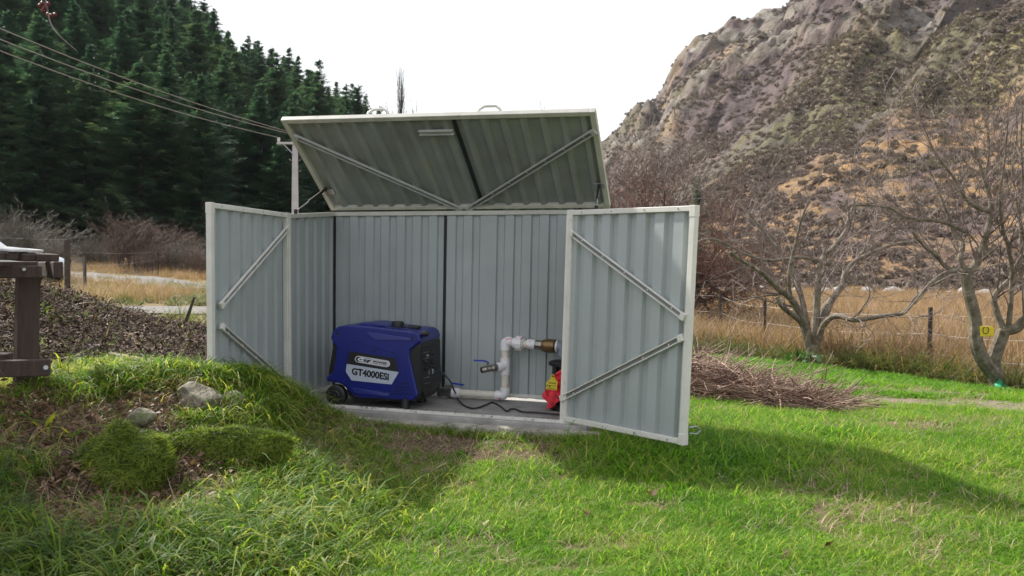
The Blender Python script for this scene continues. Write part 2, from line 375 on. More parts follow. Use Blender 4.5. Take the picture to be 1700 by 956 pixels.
gx = warp(620, 1500, 9.4, -.3); gy = warp(620, 1500, 9.4, 5.2)
GX, GY = np.meshgrid(gx, gy); GZ = H(GX, GY)
n = 620; idx = np.arange(n*n).reshape(n, n)
Q = np.stack([idx[:-1, :-1], idx[:-1, 1:], idx[1:, 1:], idx[1:, :-1]], -1).reshape(-1, 4)
g = np_obj('ground', np.stack([GX, GY, GZ], -1).reshape(-1, 3), Q, M['ground'], smooth=True)
vcol(g.data, 'c', gcol(GX, GY).reshape(-1, 3)); prop(g, kind='structure')

def strip(name, pts, width, mat_, lift, kind='structure', n=60):
    P = [Vector(p) for p in pts]; V = []; F = []
    L = [0]
    for a, b in zip(P, P[1:]): L.append(L[-1]+(b-a).length)
    for i in range(n+1):
        s = L[-1]*i/n; k = max(j for j in range(len(P)-1) if L[j] <= s+1e-6); a, b = P[k], P[k+1]
        p = a.lerp(b, (s-L[k])/(L[k+1]-L[k])); d = (b-a).normalized(); c = Vector((-d.y, d.x, 0))
        for j in range(7):
            q = p+c*width*((j/6-.5)+.06*(rnd.random()-.5 if j in (0, 6) else 0)); V.append((q.x, q.y, h1(q.x, q.y)+lift))
    for i in range(n):
        for j in range(6): F.append((i*7+j, i*7+j+1, (i+1)*7+j+1, (i+1)*7+j))
    o = np_obj(name, V, F, mat_, smooth=True); prop(o, kind=kind); return o
strip('gravel_path', [at(60,523,16.4), at(200,525,16.2), at(350,527,16.0), at(700,527,16.5)], 2.0, M['gravel'], .03)
strip('road', [at(-300,460,38), at(100,466,33), at(350,482,27), at(700,492,25)], 3.0, M['gravel'], .06)

# ------------------------------------------------------------------ hills
def polar(name, us, sky_v, foot_d, ridge_d, foot_z, colf, nv=300, nu=500, amp=(2, 12), powr=1.2, seed=0, lower=0, back=True, cap=None, dispf=None):
    U = np.linspace(us[0], us[-1], nu); S = np.concatenate([np.linspace(0, 1, nv), [1.03, 1.12, 1.3]])
    UU, SS = np.meshgrid(U, S)
    sv = np.interp(U, us, sky_v); fd = np.interp(U, us, foot_d); rd = np.interp(U, us, ridge_d)
    tz = CAM_Z+(420-sv)/F_PX*rd - lower
    d = fd+(rd-fd)*SS; sc = np.clip(SS, 0, 1)
    X = (UU-850)/F_PX*d; Y = d
    z = foot_z+(tz-foot_z)*sc**powr - np.clip(SS-1, 0, 1)*(tz-foot_z)*1.4
    if dispf is not None: dz, dn = dispf(UU, SS, X, Y); z = z+dz; Y = Y+dn
    m = np_obj(name, np.stack([X, Y, z], -1).reshape(-1, 3), np.stack([(i := np.arange(UU.size).reshape(UU.shape))[:-1, :-1], i[:-1, 1:], i[1:, 1:], i[1:, :-1]], -1).reshape(-1, 4), M['hillside'], smooth=True)
    vcol(m.data, 'c', colf(UU, SS, X, Y, z).reshape(-1, 3)); prop(m, kind='structure')
    return m, (U, S, X, Y, z)
# right: rocky mountain
MU = [700, 850, 985, 1000, 1050, 1095, 1112, 1165, 1205, 1260, 1290, 1312, 1400, 1700, 2100, 2700, 3600]
MS = [400, 330, 262, 250, 195, 165, 130, 78, 50, 32, 18, -5, -60, -170, -200, -180, -100]
def mdisp(U, S, X, Y):
    cr = fbm(X+Y*.25, Y*.6-X*.5, 60, 5, 2, True)-.55
    crag = fbm(X*1.0, Y+X*.3, 26, 5, 7, True)-.5
    rockm = mrock(U, S, X, Y)
    g = np.minimum(S*2.2, 1)*(1-.86*sstep(.86, .99, S))
    gq = U-560*S+fbm(X, Y, 60, 3, 13)*70; gully = (fbm(gq, (U+560*S)*.22, 105, 4, 12, True)-.5)*11*np.minimum(S*2.5, 1)
    dz = g*(cr*13+gully+(crag*24)*(.16+rockm*.55)) + (fbm(X, Y, 6, 4, 6)-.5)*2.6*np.minimum(S*5, 1) + g*rockm*(fbm(X+Y*.3, Y, 9, 4, 16, True)-.5)*4
    return dz, g*rockm*(fbm(X, Y, 16, 4, 9, True)-.5)*-8
def mrock(U, S, X, Y):
    base = fbm(X*1.0+Y*.6, Y*.5, 20, 5, 31)
    band = sstep(.42, .62, S)*.13 - sstep(.9, 1, S)*.05*sstep(1150, 1250, U) - (1-sstep(.15, .35, S))*.3
    sp = np.exp(-((U-(1480-(S-.5)*620))/75)**2)*.15*sstep(.3, .42, S)       # the crag spur that runs down to the left
    return sstep(.65, .73, base+band*.75+sp)
def mcol(U, S, X, Y, z):
    c = np.empty(U.shape+(3,)); c[:] = (.108, .078, .074)
    def mx(k, col): k = np.clip(k, 0, 1)[..., None]; c[:] = c*(1-k)+np.array(col)*k
    a = fbm(X, Y, 14, 5, 51); b = fbm(X, Y, 50, 4, 61); f = fbm(X, Y, 4.5, 4, 71)
    mx(sstep(.5, .62, b)*.7, (.13, .125, .06)); mx(sstep(.54, .64, a*.6+b*.4)*.6, (.24, .16, .085))
    gold = (1-sstep(.24, .36, S+(b-.5)*.35+(1500-U)*.00045))
    mx(gold*sstep(.34, .47, f*.6+a*.4), (.275, .168, .080)); mx(gold*sstep(.55, .66, f)*.8, (.20,.14,.10))
    olive = np.exp(-((S-(.36+(U-1350)*.0003))/.10)**2)*sstep(1200, 1400, U)
    mx(olive*sstep(.4, .55, a)*.8, (.21,.21,.085))
    mx(sstep(.54, .62, f)*(1-gold)*.6, (.10,.08,.085)); gq = U-560*S+fbm(X, Y, 60, 3, 13)*70; gl = fbm(gq, (U+560*S)*.22, 105, 4, 12, True)
    mx((1-sstep(.38,.52,gl))*.45*(1-gold), (.11,.085,.09)); mx(sstep(.66,.8,gl)*.4*sstep(.5,.6,a), (.27,.20,.13))
    r = mrock(U, S, X, Y)
    strk = fbm(X+z*.3, z*2.2+Y*.3, 7, 4, 81)
    mx(r*sstep(.42, .50, fbm(X, z, 12, 4, 83)), (.15, .125, .10)); mx(r*sstep(.52, .60, strk), (.21, .19, .165)); fs = fbm(X*1.2+Y*.4, z*1.1, 5, 5, 87, True); mx(r*(1-sstep(.42, .60, fs))*.7, (.085,.07,.065))
    return c
mount, MG = polar('mountain', MU, MS, [150]*3+[120, 100, 90, 85, 80, 78, 75, 74, 73, 70, 60, 55, 60, 80],
      [520, 520, 500, 500, 470, 450, 440, 430, 420, 410, 400, 400, 360, 300, 280, 260, 260], -2.3, mcol, nv=420, nu=760, powr=1.24, dispf=mdisp)
# left: forested hillside (ground under the conifers)
LU = [-5000, -3500, -2500, -1500, -700, 0, 315, 360, 440, 520, 600, 640, 700, 800, 900, 1000, 1150]
LS = [120, 20, -60, -160, -230, -150, 20, 62, 108, 146, 190, 215, 250, 300, 340, 370, 410]
LF = [40, 45, 50, 52, 54, 56, 58, 59, 62, 68, 76, 82, 90, 105, 120, 135, 150]
LR = [150]*5+[165, 170, 172, 176, 182, 190, 195, 205, 220, 240, 260, 280]
def ldisp(U, S, X, Y): return (fbm(X, Y, 20, 4, 91)-.5)*6*np.minimum(S*4, 1), np.zeros_like(S)
def lcol(U, S, X, Y, z):
    c = np.empty(U.shape+(3,)); c[:] = (.030, .032, .016); k = sstep(.5, .65, fbm(X, Y, 5, 3, 95))[..., None]
    return c*(1-k)+np.array((.06, .045, .03))*k
lhill, LG = polar('hillside', LU, LS, LF, LR, .1, lcol, nv=120, nu=420, powr=.95, lower=10.5, dispf=ldisp)
def surf(G, u, s):
    U, S, X, Y, z = G
    i = np.clip(np.searchsorted(U, u)-1, 0, len(U)-2); j = np.clip(np.searchsorted(S, s)-1, 0, len(S)-2)
    fu = np.clip((u-U[i])/(U[i+1]-U[i]), 0, 1); fs = np.clip((s-S[j])/(S[j+1]-S[j]), 0, 1)
    f = lambda A: (A[j, i]*(1-fu)+A[j, i+1]*fu)*(1-fs)+(A[j+1, i]*(1-fu)+A[j+1, i+1]*fu)*fs
    return f(X), f(Y), f(z)

# ------------------------------------------------------------------ blades, tufts and scattering
def blades(n, h, wd, spread, lean, seed, seg=3, hv=.4, curl=.6, base_t=(0, 1), flat=0):
    "n curved tapering blades -> V, F, t"
    r = np.random.default_rng(seed); V = []; F = []; T = []
    for k in range(n):
        a = r.random()*6.283; rad = spread*math.sqrt(r.random()); bx, by = rad*math.cos(r.random()*6.283), rad*math.sin(r.random()*6.283)
        hh = h*(1-hv+2*hv*r.random()); ll = lean*(.3+r.random()); w_ = wd*(.6+.8*r.random()); t = base_t[0]+(base_t[1]-base_t[0])*r.random()
        dx, dy = math.cos(a), math.sin(a); f = a+1.57+(r.random()-.5)*1.5; cx, cy = math.cos(f), math.sin(f); b = len(V)
        cu = curl*(.4+r.random())
        for i in range(seg+1):
            q = i/seg; ang = ll+cu*q
            out = hh*q*math.sin(min(ang, 1.9)); up = hh*q*math.cos(min(ang, 1.9))
            ww = w_*(1-q**1.6)*.5+w_*.04
            if i == seg: V.append((bx+dx*out, by+dy*out, up)); T.append(t)
            else:
                V += [(bx+dx*out-cx*ww, by+dy*out-cy*ww, up), (bx+dx*out+cx*ww, by+dy*out+cy*ww, up)]; T += [t, t]
        for i in range(seg-1): F += [(b+2*i, b+2*i+1, b+2*i+3), (b+2*i, b+2*i+3, b+2*i+2)]
        i = seg-1; F.append((b+2*i, b+2*i+1, b+2*i+2))
    return np.array(V), np.array(F), np.array(T)
def proto(name, V, F, T, mat_):
    m = np_mesh(name, V, F, mat_); vflt(m, 't', T)
    return bpy.data.objects.new(name, m)
def pcoll(name, obs):
    c = bpy.data.collections.new(name)
    for o in obs: c.objects.link(o)
    return c
_gn = {}
def scatter_gn(coll):
    if coll.name in _gn: return _gn[coll.name]
    ng = bpy.data.node_groups.new('scatter_'+coll.name, 'GeometryNodeTree')
    ng.interface.new_socket('Geometry', in_out='INPUT', socket_type='NodeSocketGeometry'); ng.interface.new_socket('Geometry', in_out='OUTPUT', socket_type='NodeSocketGeometry')
    N = ng.nodes; L = ng.links; gi = N.new('NodeGroupInput'); go = N.new('NodeGroupOutput')
    ip = N.new('GeometryNodeInstanceOnPoints'); ci = N.new('GeometryNodeCollectionInfo'); ci.inputs['Collection'].default_value = coll
    ci.inputs['Separate Children'].default_value = True; ci.inputs['Reset Children'].default_value = True
    def na(nm, ty):
        a = N.new('GeometryNodeInputNamedAttribute'); a.data_type = ty; a.inputs['Name'].default_value = nm; return a.outputs['Attribute']
    L.new(gi.outputs[0], ip.inputs['Points']); L.new(ci.outputs[0], ip.inputs['Instance']); ip.inputs['Pick Instance'].default_value = True
    L.new(na('pick', 'INT'), ip.inputs['Instance Index'])
    er = N.new('FunctionNodeEulerToRotation'); L.new(na('rot', 'FLOAT_VECTOR'), er.inputs[0]); L.new(er.outputs[0], ip.inputs['Rotation'])
    L.new(na('scl', 'FLOAT_VECTOR'), ip.inputs['Scale']); L.new(ip.outputs[0], go.inputs[0])
    _gn[coll.name] = ng; return ng
def scatter(name, coll, P, scl, tilt=.15, seed=1, nrm=None, parent=None, label=None, cat=None, flatz=None):
    P = np.asarray(P, np.float32); n = len(P); r = np.random.default_rng(seed)
    m = bpy.data.meshes.new(name); m.vertices.add(n); m.vertices.foreach_set('co', P.ravel())
    rot = np.stack([(r.random(n)-.5)*2*tilt, (r.random(n)-.5)*2*tilt, r.random(n)*6.283], -1).astype(np.float32)
    a = m.attributes.new('rot', 'FLOAT_VECTOR', 'POINT'); a.data.foreach_set('vector', rot.ravel())
    s = np.asarray(scl, np.float32); s = np.repeat(s[:, None], 3, 1) if s.ndim == 1 else s
    a = m.attributes.new('scl', 'FLOAT_VECTOR', 'POINT'); a.data.foreach_set('vector', s.ravel())
    a = m.attributes.new('pick', 'INT', 'POINT'); a.data.foreach_set('value', r.integers(0, len(coll.objects), n).astype(np.int32))
    m.update(); o = bpy.data.objects.new(name, m); md = o.modifiers.new('scatter', 'NODES'); md.node_group = scatter_gn(coll)
    link(o, parent); prop(o, label, cat, kind='stuff'); return o
def frust(n, y0, y1, seed, x0=-60, x1=1760, powd=0.0, wy=1.0):
    "random ground points inside the view wedge; density falls as y**-powd"
    r = np.random.default_rng(seed); ys = np.linspace(y0, y1, 400); wgt = ys**(1-powd); cw = np.cumsum(wgt); cw /= cw[-1]
    y = np.interp(r.random(n), cw, ys); u = x0+(x1-x0)*r.random(n); x = (u-850)/F_PX*y
    return x, y, r
def keep(mask, x, y): return x[mask], y[mask]
def slabmask(x, y):   # true where the shed's slab is
    a = (x+.49)*.952-(y-6.06)*.306; b = (x+.49)*.306+(y-6.06)*.952
    return (abs(a) < 1.03) & (abs(b) < .46)
# ------------------------------------------------------------------ the shed
dz = .07
S3 = dict(FLt=at(478,354,6.071), FLb=at(480,667,6.049), FRt=at(946,349,5.484), FRb=at(934,698,5.463), BLt=at(554,351,6.686), BLb=at(553,645,6.664),
          BRt=at(985,347,6.10), BRb=at(976,672,6.077), DLt=at(347,336,5.151), DLb=at(350,702,5.13), DRt=at(1157,341,4.757), DRb=at(1137,739,4.736),
          LHL=at(550,349,6.71), LHR=at(1013,344,6.074), LTL=at(466,199,6.091), LTR=at(988,185,5.456))
V_ = Vector
shed = empty('storage_shed', V_((-.49, 6.06, .12)), 'grey green corrugated metal garden shed with lid and both doors open', 'shed')
lid_ref = [None]
class Quad:
    "bilinear patch a-b (bottom), c-d (top); n points to the viewer side"
    def __init__(s, a, b, c, d, flip=1):
        s.a, s.b, s.c, s.d = [Vector(p) for p in (a, b, c, d)]; s.n = (s.b-s.a).cross(s.c-s.a).normalized()*flip
        s.w = (s.b-s.a).length; s.h = (s.c-s.a).length
    def p(s, u, v, o=0): return s.a.lerp(s.b, u).lerp(s.c.lerp(s.d, u), v)+s.n*o
    def uv(s, x, y):   # photo pixel -> (u, v) on the patch
        q = hit(x, y, s.a, s.n)-s.a; e = (s.b-s.a); f = (s.c-s.a)
        A = e.dot(e); B = e.dot(f); C = f.dot(f); D = q.dot(e); E_ = q.dot(f); dt = A*C-B*B
        return (D*C-E_*B)/dt, (E_*A-D*B)/dt
def corr(name, q, u0, u1, v0, v1, parent, m, period=.118, depth=.014, off=0, phase=0, rows=1, prof=None):
    "ribbed steel sheet; ribs run bottom to top"
    prof = prof or [(0, 0), (.50, 0), (.58, -1), (.92, -1)]
    us = [u0]; k = math.floor((u0*q.w-phase)/period)
    pts = []
    while True:
        for a, b in prof:
            x = (k+a)*period+phase
            pts.append((x/q.w, b))
        k += 1
        if k*period+phase > u1*q.w+period: break
    def offs(u):
        for (a, b), (c, d) in zip(pts, pts[1:]):
            if a <= u <= c: return b+(d-b)*(u-a)/(c-a) if c > a else b
        return 0
    P = [(u0, offs(u0))]+[p for p in pts if u0 < p[0] < u1]+[(u1, offs(u1))]
    mb = MB(); n = len(P); t = .0012
    for j in range(rows+1):
        v = v0+(v1-v0)*j/rows
        for u, b in P: mb.v.append(tuple(q.p(u, v, off+b*depth)))
    for j in range(rows+1):
        v = v0+(v1-v0)*j/rows
        for u, b in P: mb.v.append(tuple(q.p(u, v, off+b*depth-t)))
    N = (rows+1)*n
    for j in range(rows):
        for i in range(n-1):
            a = j*n+i; mb.f.append((a, a+1, a+n+1, a+n)); mb.f.append((N+a, N+a+n, N+a+n+1, N+a+1))
    for i in range(n-1): mb.f.append((i, N+i, N+i+1, i+1)); a = rows*n+i; mb.f.append((a, a+1, N+a+1, N+a))
    for j in range(rows): a = j*n; mb.f.append((a, a+n, N+a+n, N+a)); a = j*n+n-1; mb.f.append((a, N+a, N+a+n, a+n))
    return mb.build(name, m, parent)
def channel(q, A, B, parent, w_=.034, caps=True, off=.0, endcap='trim', m='channel'):
    "open C brace lying on the patch between two (u, v) points, with rivets and end caps"
    a = q.p(A[0], A[1], off); b = q.p(B[0], B[1], off); d = (b-a).normalized(); c = d.cross(q.n).normalized(); L = (b-a).length
    h = w_/2; prof_ = [(-h,0),(h,0),(h,.018),(h-.006,.018),(h-.006,.004),(-h+.006,.004),(-h+.006,.018),(-h,.018)]
    br = MB().prism([a+c*x+q.n*z for x, z in prof_], b-a).build('brace', M['trim' if m == 'channel' and parent is not lid_ref[0] else m], parent, bevel=.0008); wbm = MB(); wbm.bar(a+q.n*.004, b+q.n*.004, w_-.014, q.n, .0012); wbm.build('web_shade', M['web_shade'], br)  # dark strip laid in the channel paints in the shade of its hollow
    if caps:
        for p, sg in ((a, -1), (b, 1)):
            e = MB(); e.bar(p+d*sg*.012, p-d*sg*.022, w_+.006, q.n, .022); e.build('end_cap', M[endcap], br, bevel=.003)
    k = max(3, int(L/.17))
    for i in range(k):
        p = a.lerp(b, (i+.5)/k)+q.n*.003; rv = MB().tube([p, p+q.n*.004], [.0075, .004], 8); rv.build('rivet', M['trim'], br)
    return br
def door(name, q, parent, braces, hinge_u, label=None):
    d = empty(name, q.p(.5, 0)); d.parent = parent; d.matrix_parent_inverse = Matrix.Translation(parent.location).inverted()
    KIDS.setdefault(parent.name, []).append(d)
    if label: d['label'] = label
    w_ = .035; uw = w_/q.w; vh = w_/q.h; T = .034
    corr('panel', q, uw*.6, 1-uw*.6, vh*.6, 1-vh*.6, d, M['sheet'], period=.132, depth=.024, off=-.002)
    def rail(u0, v0, u1, v1, ax):
        mb = MB()
        if ax == 'v': mb.hexa([q.p(u0,v0,-.022), q.p(u1,v0,-.022), q.p(u1,v0,.012), q.p(u0,v0,.012), q.p(u0,v1,-.022), q.p(u1,v1,-.022), q.p(u1,v1,.012), q.p(u0,v1,.012)])
        else: mb.hexa([q.p(u0,v0,-.021), q.p(u1,v0,-.021), q.p(u1,v0,.011), q.p(u0,v0,.011), q.p(u0,v1,-.021), q.p(u1,v1,-.021), q.p(u1,v1,.011), q.p(u0,v1,.011)])
        return mb.build('frame_rail', M['trim'], d, bevel=.003)
    rail(0, 0, uw, 1, 'v'); rail(1-uw, 0, 1, 1, 'v'); rail(uw, 0, 1-uw, vh*.85, 'h'); rail(uw, 1-vh*.85, 1-uw, 1, 'h')
    for cu in (0, 1):
        for cv in (0, 1):
            a0, a1 = (-.001/q.w, uw*1.05) if cu == 0 else (1-uw*1.05, 1+.001/q.w); b0, b1 = (-.0015, vh*1.7) if cv == 0 else (1-vh*1.7, 1.0015)
            mb = MB(); mb.hexa([q.p(a0,b0,-.024), q.p(a1,b0,-.024), q.p(a1,b0,.014), q.p(a0,b0,.014), q.p(a0,b1,-.024), q.p(a1,b1,-.024), q.p(a1,b1,.014), q.p(a0,b1,.014)])
            mb.build('corner_cap', M['trim'], d, bevel=.002)
    for su in (.12, .37, .63, .88):
        for sv in (vh*.42, 1-vh*.42):
            p_ = q.p(su, sv, .010); MB().tube([p_, p_+q.n*.004], [.005, .0035], 8).build('screw', M['galv'], d)
    for A, B in braces: channel(q, q.uv(*A), q.uv(*B), d, off=.004)
    # hinge barrels and hinge post
    for v in (.12, .5, .88):
        MB().tube([q.p(hinge_u, v-.03, -.005), q.p(hinge_u, v+.03, -.005)], .009, 8).build('hinge', M['galv'], d, smooth=True)
    return d
qR = Quad(S3['FRb'], S3['DRb'], S3['FRt'], S3['DRt'])
qL = Quad(S3['DLb'], S3['FLb'], S3['DLt'], S3['FLt'])
dR = door('door', qR, shed, [((951,387),(1135,524)), ((936,661),(1132,559))], 0)
dL = door('door', qL, shed, [((475,381),(364,507)), ((365,542),(474,637))], 1)
# pull ring on the outside of the right door
rb = MB(); p0 = qR.p(1, .06, -.03); pp = [p0+V_((0,0,-.015)), p0-qR.n*.03+V_((.02,0,-.022)), p0-qR.n*.045+V_((.03,0,.0)), p0-qR.n*.03+V_((.02,0,.018)), p0+V_((0,0,.015))]
rb.tube(pp, .004, 8); rb.build('pull_ring', M['galv'], dR, smooth=True)

# walls
gap = .016
qB = Quad(S3['BLb']+V_((0,0,gap)), S3['BRb']+V_((0,0,gap)), S3['BLt'], S3['BRt'])
qW = Quad(S3['FLb']+V_((0,0,.004)), S3['BLb']+V_((0,0,.004)), S3['FLt'], S3['BLt'])
qX = Quad(S3['BRb']+V_((0,0,.004)), S3['FRb']+V_((0,0,.004)), S3['BRt'], S3['FRt'])
bw = empty('back_wall', qB.p(.5, 0)); bw.parent = shed; bw.matrix_parent_inverse = Matrix.Translation(shed.location).inverted()
u1 = qB.uv(736, 500)[0]; u2 = qB.uv(806, 500)[0]; uc = qB.uv(558, 500)[0]
FP = [(0, 0), (.50, 0), (.56, -1), (.90, -1)]
for k, (a, b) in enumerate(((.0, u1-.003), (u1+.003, u2+.004), (u2-.004, .998))):
    corr('sheet', qB, a, b, 0, .985, bw, M['sheet'], period=.122, depth=.016, off=.0015*(k == 2), phase=a*qB.w+.01, prof=FP)
sm = MB(); sm.hexa([qB.p(u1-.006,0,-.016), qB.p(u1+.006,0,-.016), qB.p(u1+.006,0,-.006), qB.p(u1-.006,0,-.006), qB.p(u1-.006,.98,-.016), qB.p(u1+.006,.98,-.016), qB.p(u1+.006,.98,-.006), qB.p(u1-.006,.98,-.006)])
sm.build('seam_strip', M['seam'], bw)
cp = MB(); cp.bar(S3['BLb']+qB.n*.004+V_((.012,0,0)), S3['BLt']+qB.n*.004+V_((.012,0,-.01)), .016, qB.n, .01); cp.build('corner_strip', M['seam'], bw)
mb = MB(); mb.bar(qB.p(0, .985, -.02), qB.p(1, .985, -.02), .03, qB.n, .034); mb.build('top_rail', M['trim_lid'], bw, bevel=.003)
mb = MB(); mb.bar(qB.p(.0, .012, -.016), qB.p(1, .012, -.016), .024, qB.n, .02); mb.build('bottom_rail', M['trim'], bw, bevel=.003)
corr('side_wall', qW, .0, 1.0, 0, .985, shed, M['sheet'], period=.118, depth=.022, phase=.03)
corr('side_wall', qX, .0, 1.0, 0, .985, shed, M['sheet'], period=.118, depth=.022, phase=.03)
for q in (qW, qX):
    mb = MB(); mb.bar(q.p(0, .985, -.018), q.p(1, .985, -.018), .03, q.n, .032); mb.build('top_rail', M['trim_lid'], shed, bevel=.003)
    mb = MB(); mb.bar(q.p(0, .008, -.018), q.p(1, .008, -.018), .03, q.n, .03); mb.build('bottom_rail', M['trim'], shed, bevel=.003)
for a, b, q in ((S3['FLb'], S3['FLt'], qW), (S3['FRb'], S3['FRt'], qX)):
    mb = MB(); mb.bar(a+q.n*-.012, b+q.n*-.012, .026, q.n, .028); mb.build('corner_post', M['trim'], shed, bevel=.003)
# front sill rail on the slab
fa, fb = at(505, 672.5, 6.02), at(984, 706, 5.40)
fn = (fb-fa).cross(V_((0,0,1))).normalized()
mb = MB(); mb.bar(fa+V_((0,0,-.014)), fb+V_((0,0,-.014)), .034, V_((0,0,1)), .032); mb.build('sill_rail', M['trim'], shed, bevel=.004)
# lid
lid = empty('lid', (S3['LHL']+S3['LHR'])/2, ); lid.parent = shed; lid.matrix_parent_inverse = Matrix.Translation(shed.location).inverted()
lid_ref[0] = lid
qT = Quad(S3['LHL'], S3['LHR'], S3['LTL'], S3['LTR'])
if qT.n.z > 0: qT.n = -qT.n
wl = .034/qT.w; hl = .034/qT.h
ls = qT.uv(772, 270)[0]
LP = [(0, 0), (.58, 0), (.66, 1), (.88, 1)]
ls2 = qT.uv(697, 255)[0]
for a, b in ((wl*.5, ls2+.004), (ls2-.004, ls-.003), (ls+.003, 1-wl*.5)):
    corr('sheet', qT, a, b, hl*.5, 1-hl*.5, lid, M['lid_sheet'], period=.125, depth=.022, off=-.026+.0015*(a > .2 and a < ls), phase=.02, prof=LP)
mb = MB(); mb.hexa([qT.p(ls-.006,.01,-.026), qT.p(ls+.006,.01,-.026), qT.p(ls+.006,.01,-.016), qT.p(ls-.006,.01,-.016), qT.p(ls-.006,.99,-.026), qT.p(ls+.006,.99,-.026), qT.p(ls+.006,.99,-.016), qT.p(ls-.006,.99,-.016)]); mb.build('seam_strip', M['seam'], lid)
for (u0, v0, u1_, v1_, k) in ((0,0,wl,1,0),(1-wl,0,1,1,0),(wl,0,1-wl,hl*.8,1),(wl,1-hl,1-wl,1,1)):
    e = .001*k; mb = MB(); mb.hexa([qT.p(u0,v0,-.034+e), qT.p(u1_,v0,-.034+e), qT.p(u1_,v0,.004-e), qT.p(u0,v0,.004-e), qT.p(u0,v1_,-.034+e), qT.p(u1_,v1_,-.034+e), qT.p(u1_,v1_,.004-e), qT.p(u0,v1_,.004-e)])
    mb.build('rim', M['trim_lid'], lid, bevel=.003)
channel(qT, qT.uv(491,226), qT.uv(764,346), lid, w_=.036, off=-.003, m='channel', endcap='channel')
channel(qT, qT.uv(778,346), qT.uv(975,210), lid, w_=.036, off=-.003, m='channel', endcap='channel')
# latch bracket
a = qT.p(*qT.uv(691, 216), -.003); b = qT.p(*qT.uv(747, 214), -.003)
mb = MB(); mb.bar(a, b, .034, qT.n, .004); d = (b-a).normalized(); c = d.cross(qT.n)
mb = MB().prism([a+c*x+qT.n*z for x, z in ((-.017,0),(.017,0),(.017,.02),(.013,.02),(.013,.004),(-.013,.004),(-.013,.02),(-.017,.02))], b-a)
mb.build('latch_bracket', M['channel'], lid, bevel=.001)
# grab handles on the outer face near the free edge
for px in (622, 805):
    u = qT.uv(px, 200)[0]; du = .062/qT.w; o0 = -.034
    base = qT.p(u, .97, o0); upv = -qT.n
    hpath = [qT.p(u-du*1.15, .97, o0), qT.p(u-du*1.05, .975, o0-.012), qT.p(u-du*.6, .98, o0-.036), qT.p(u+du*.6, .98, o0-.036), qT.p(u+du*1.05, .975, o0-.012), qT.p(u+du*1.15, .97, o0)]
    hpath = [hpath[0], hpath[0].lerp(hpath[1], .5), hpath[1], hpath[1].lerp(hpath[2], .5), hpath[2], hpath[2].lerp(hpath[3], .2), hpath[2].lerp(hpath[3], .8), hpath[3], hpath[3].lerp(hpath[4], .5), hpath[4], hpath[4].lerp(hpath[5], .5), hpath[5]]
    MB().tube([p+V_((0,0,.018)) for p in hpath], .0095, 10).build('handle', M['trim'], lid, smooth=True)
# gas struts
for (A, B, plate, side) in ((at(491,351,6.03), qT.p(*qT.uv(541,312), .012), (548,318), 1), (at(990,345,5.56), qT.p(*qT.uv(992,306), .012), (992,306), -1)):
    st = MB(); A = Vector(A); m1 = A.lerp(B, .42); st.tube([A, m1], .0042, 8); rod = st.build('strut_rod', M['galv'], lid, smooth=True)
    MB().tube([m1, m1.lerp(B, .04), B], [.008, .010, .010], 10).build('strut_cylinder', M['black'], lid, smooth=True)
    for p in (A, B): MB().box(p, (.022, .022, .03)).build('strut_joint', M['black'], lid, bevel=.004)
    u, v = qT.uv(*plate); pm = MB(); s = .035
    pm.hexa([qT.p(u-s/qT.w, v-s*.7/qT.h, -.004), qT.p(u+s/qT.w, v-s*.7/qT.h, -.004), qT.p(u+s/qT.w, v-s*.7/qT.h, .004), qT.p(u-s/qT.w, v-s*.7/qT.h, .004), qT.p(u-s/qT.w, v+s*.7/qT.h, -.004), qT.p(u+s/qT.w, v+s*.7/qT.h, -.004), qT.p(u+s/qT.w, v+s*.7/qT.h, .004), qT.p(u-s/qT.w, v+s*.7/qT.h, .004)])
    pm.build('strut_plate', M['galv'], lid, bevel=.002)
# concrete slab: floor + rough front lip
exu = (S3['FRb']-S3['FLb']); exu.z = 0; exu.normalize(); eyu = V_((-exu.y, exu.x, 0))
c0 = S3['FLb']; zt = lambda p: p
def slabp(a, b, z=0):   # a along the front, b to the back, on the plane of the wall feet
    n_ = (S3['FRb']-S3['FLb']).cross(S3['BLb']-S3['FLb']); p = S3['FLb']+exu*a+eyu*b; p.z = S3['FLb'].z-(n_.x*(p.x-S3['FLb'].x)+n_.y*(p.y-S3['FLb'].y))/n_.z+z; return p
WS = (S3['FRb']-S3['FLb']).length
mb = MB(); N1, N2 = 24, 8
mb.hexa([slabp(-.06,-.07,-.13), slabp(WS+.16,-.07,-.13), slabp(WS+.10,.80,-.13), slabp(-.06,.80,-.13), slabp(-.06,-.06,-.014), slabp(WS+.16,-.06,-.014), slabp(WS+.10,.80,-.002), slabp(-.06,.80,-.002)])
slab = mb.build('concrete_slab', M['concrete'], None, bevel=.008); prop(slab, 'grey concrete slab with dirt stains under the shed', 'slab')
mb = MB(); mb.hexa([slabp(-.02,-.155,-.16), slabp(WS+.26,-.165,-.16), slabp(WS+.26,-.075,-.16), slabp(-.02,-.075,-.16), slabp(-.02,-.145,-.055), slabp(WS+.26,-.150,-.040), slabp(WS+.26,-.075,-.035), slabp(-.02,-.075,-.050)])
kb = mb.build('concrete_kerb', M['dirty_concrete'], None, bevel=.01); prop(kb, 'pale mossy concrete step along the front of the shed slab', 'step')

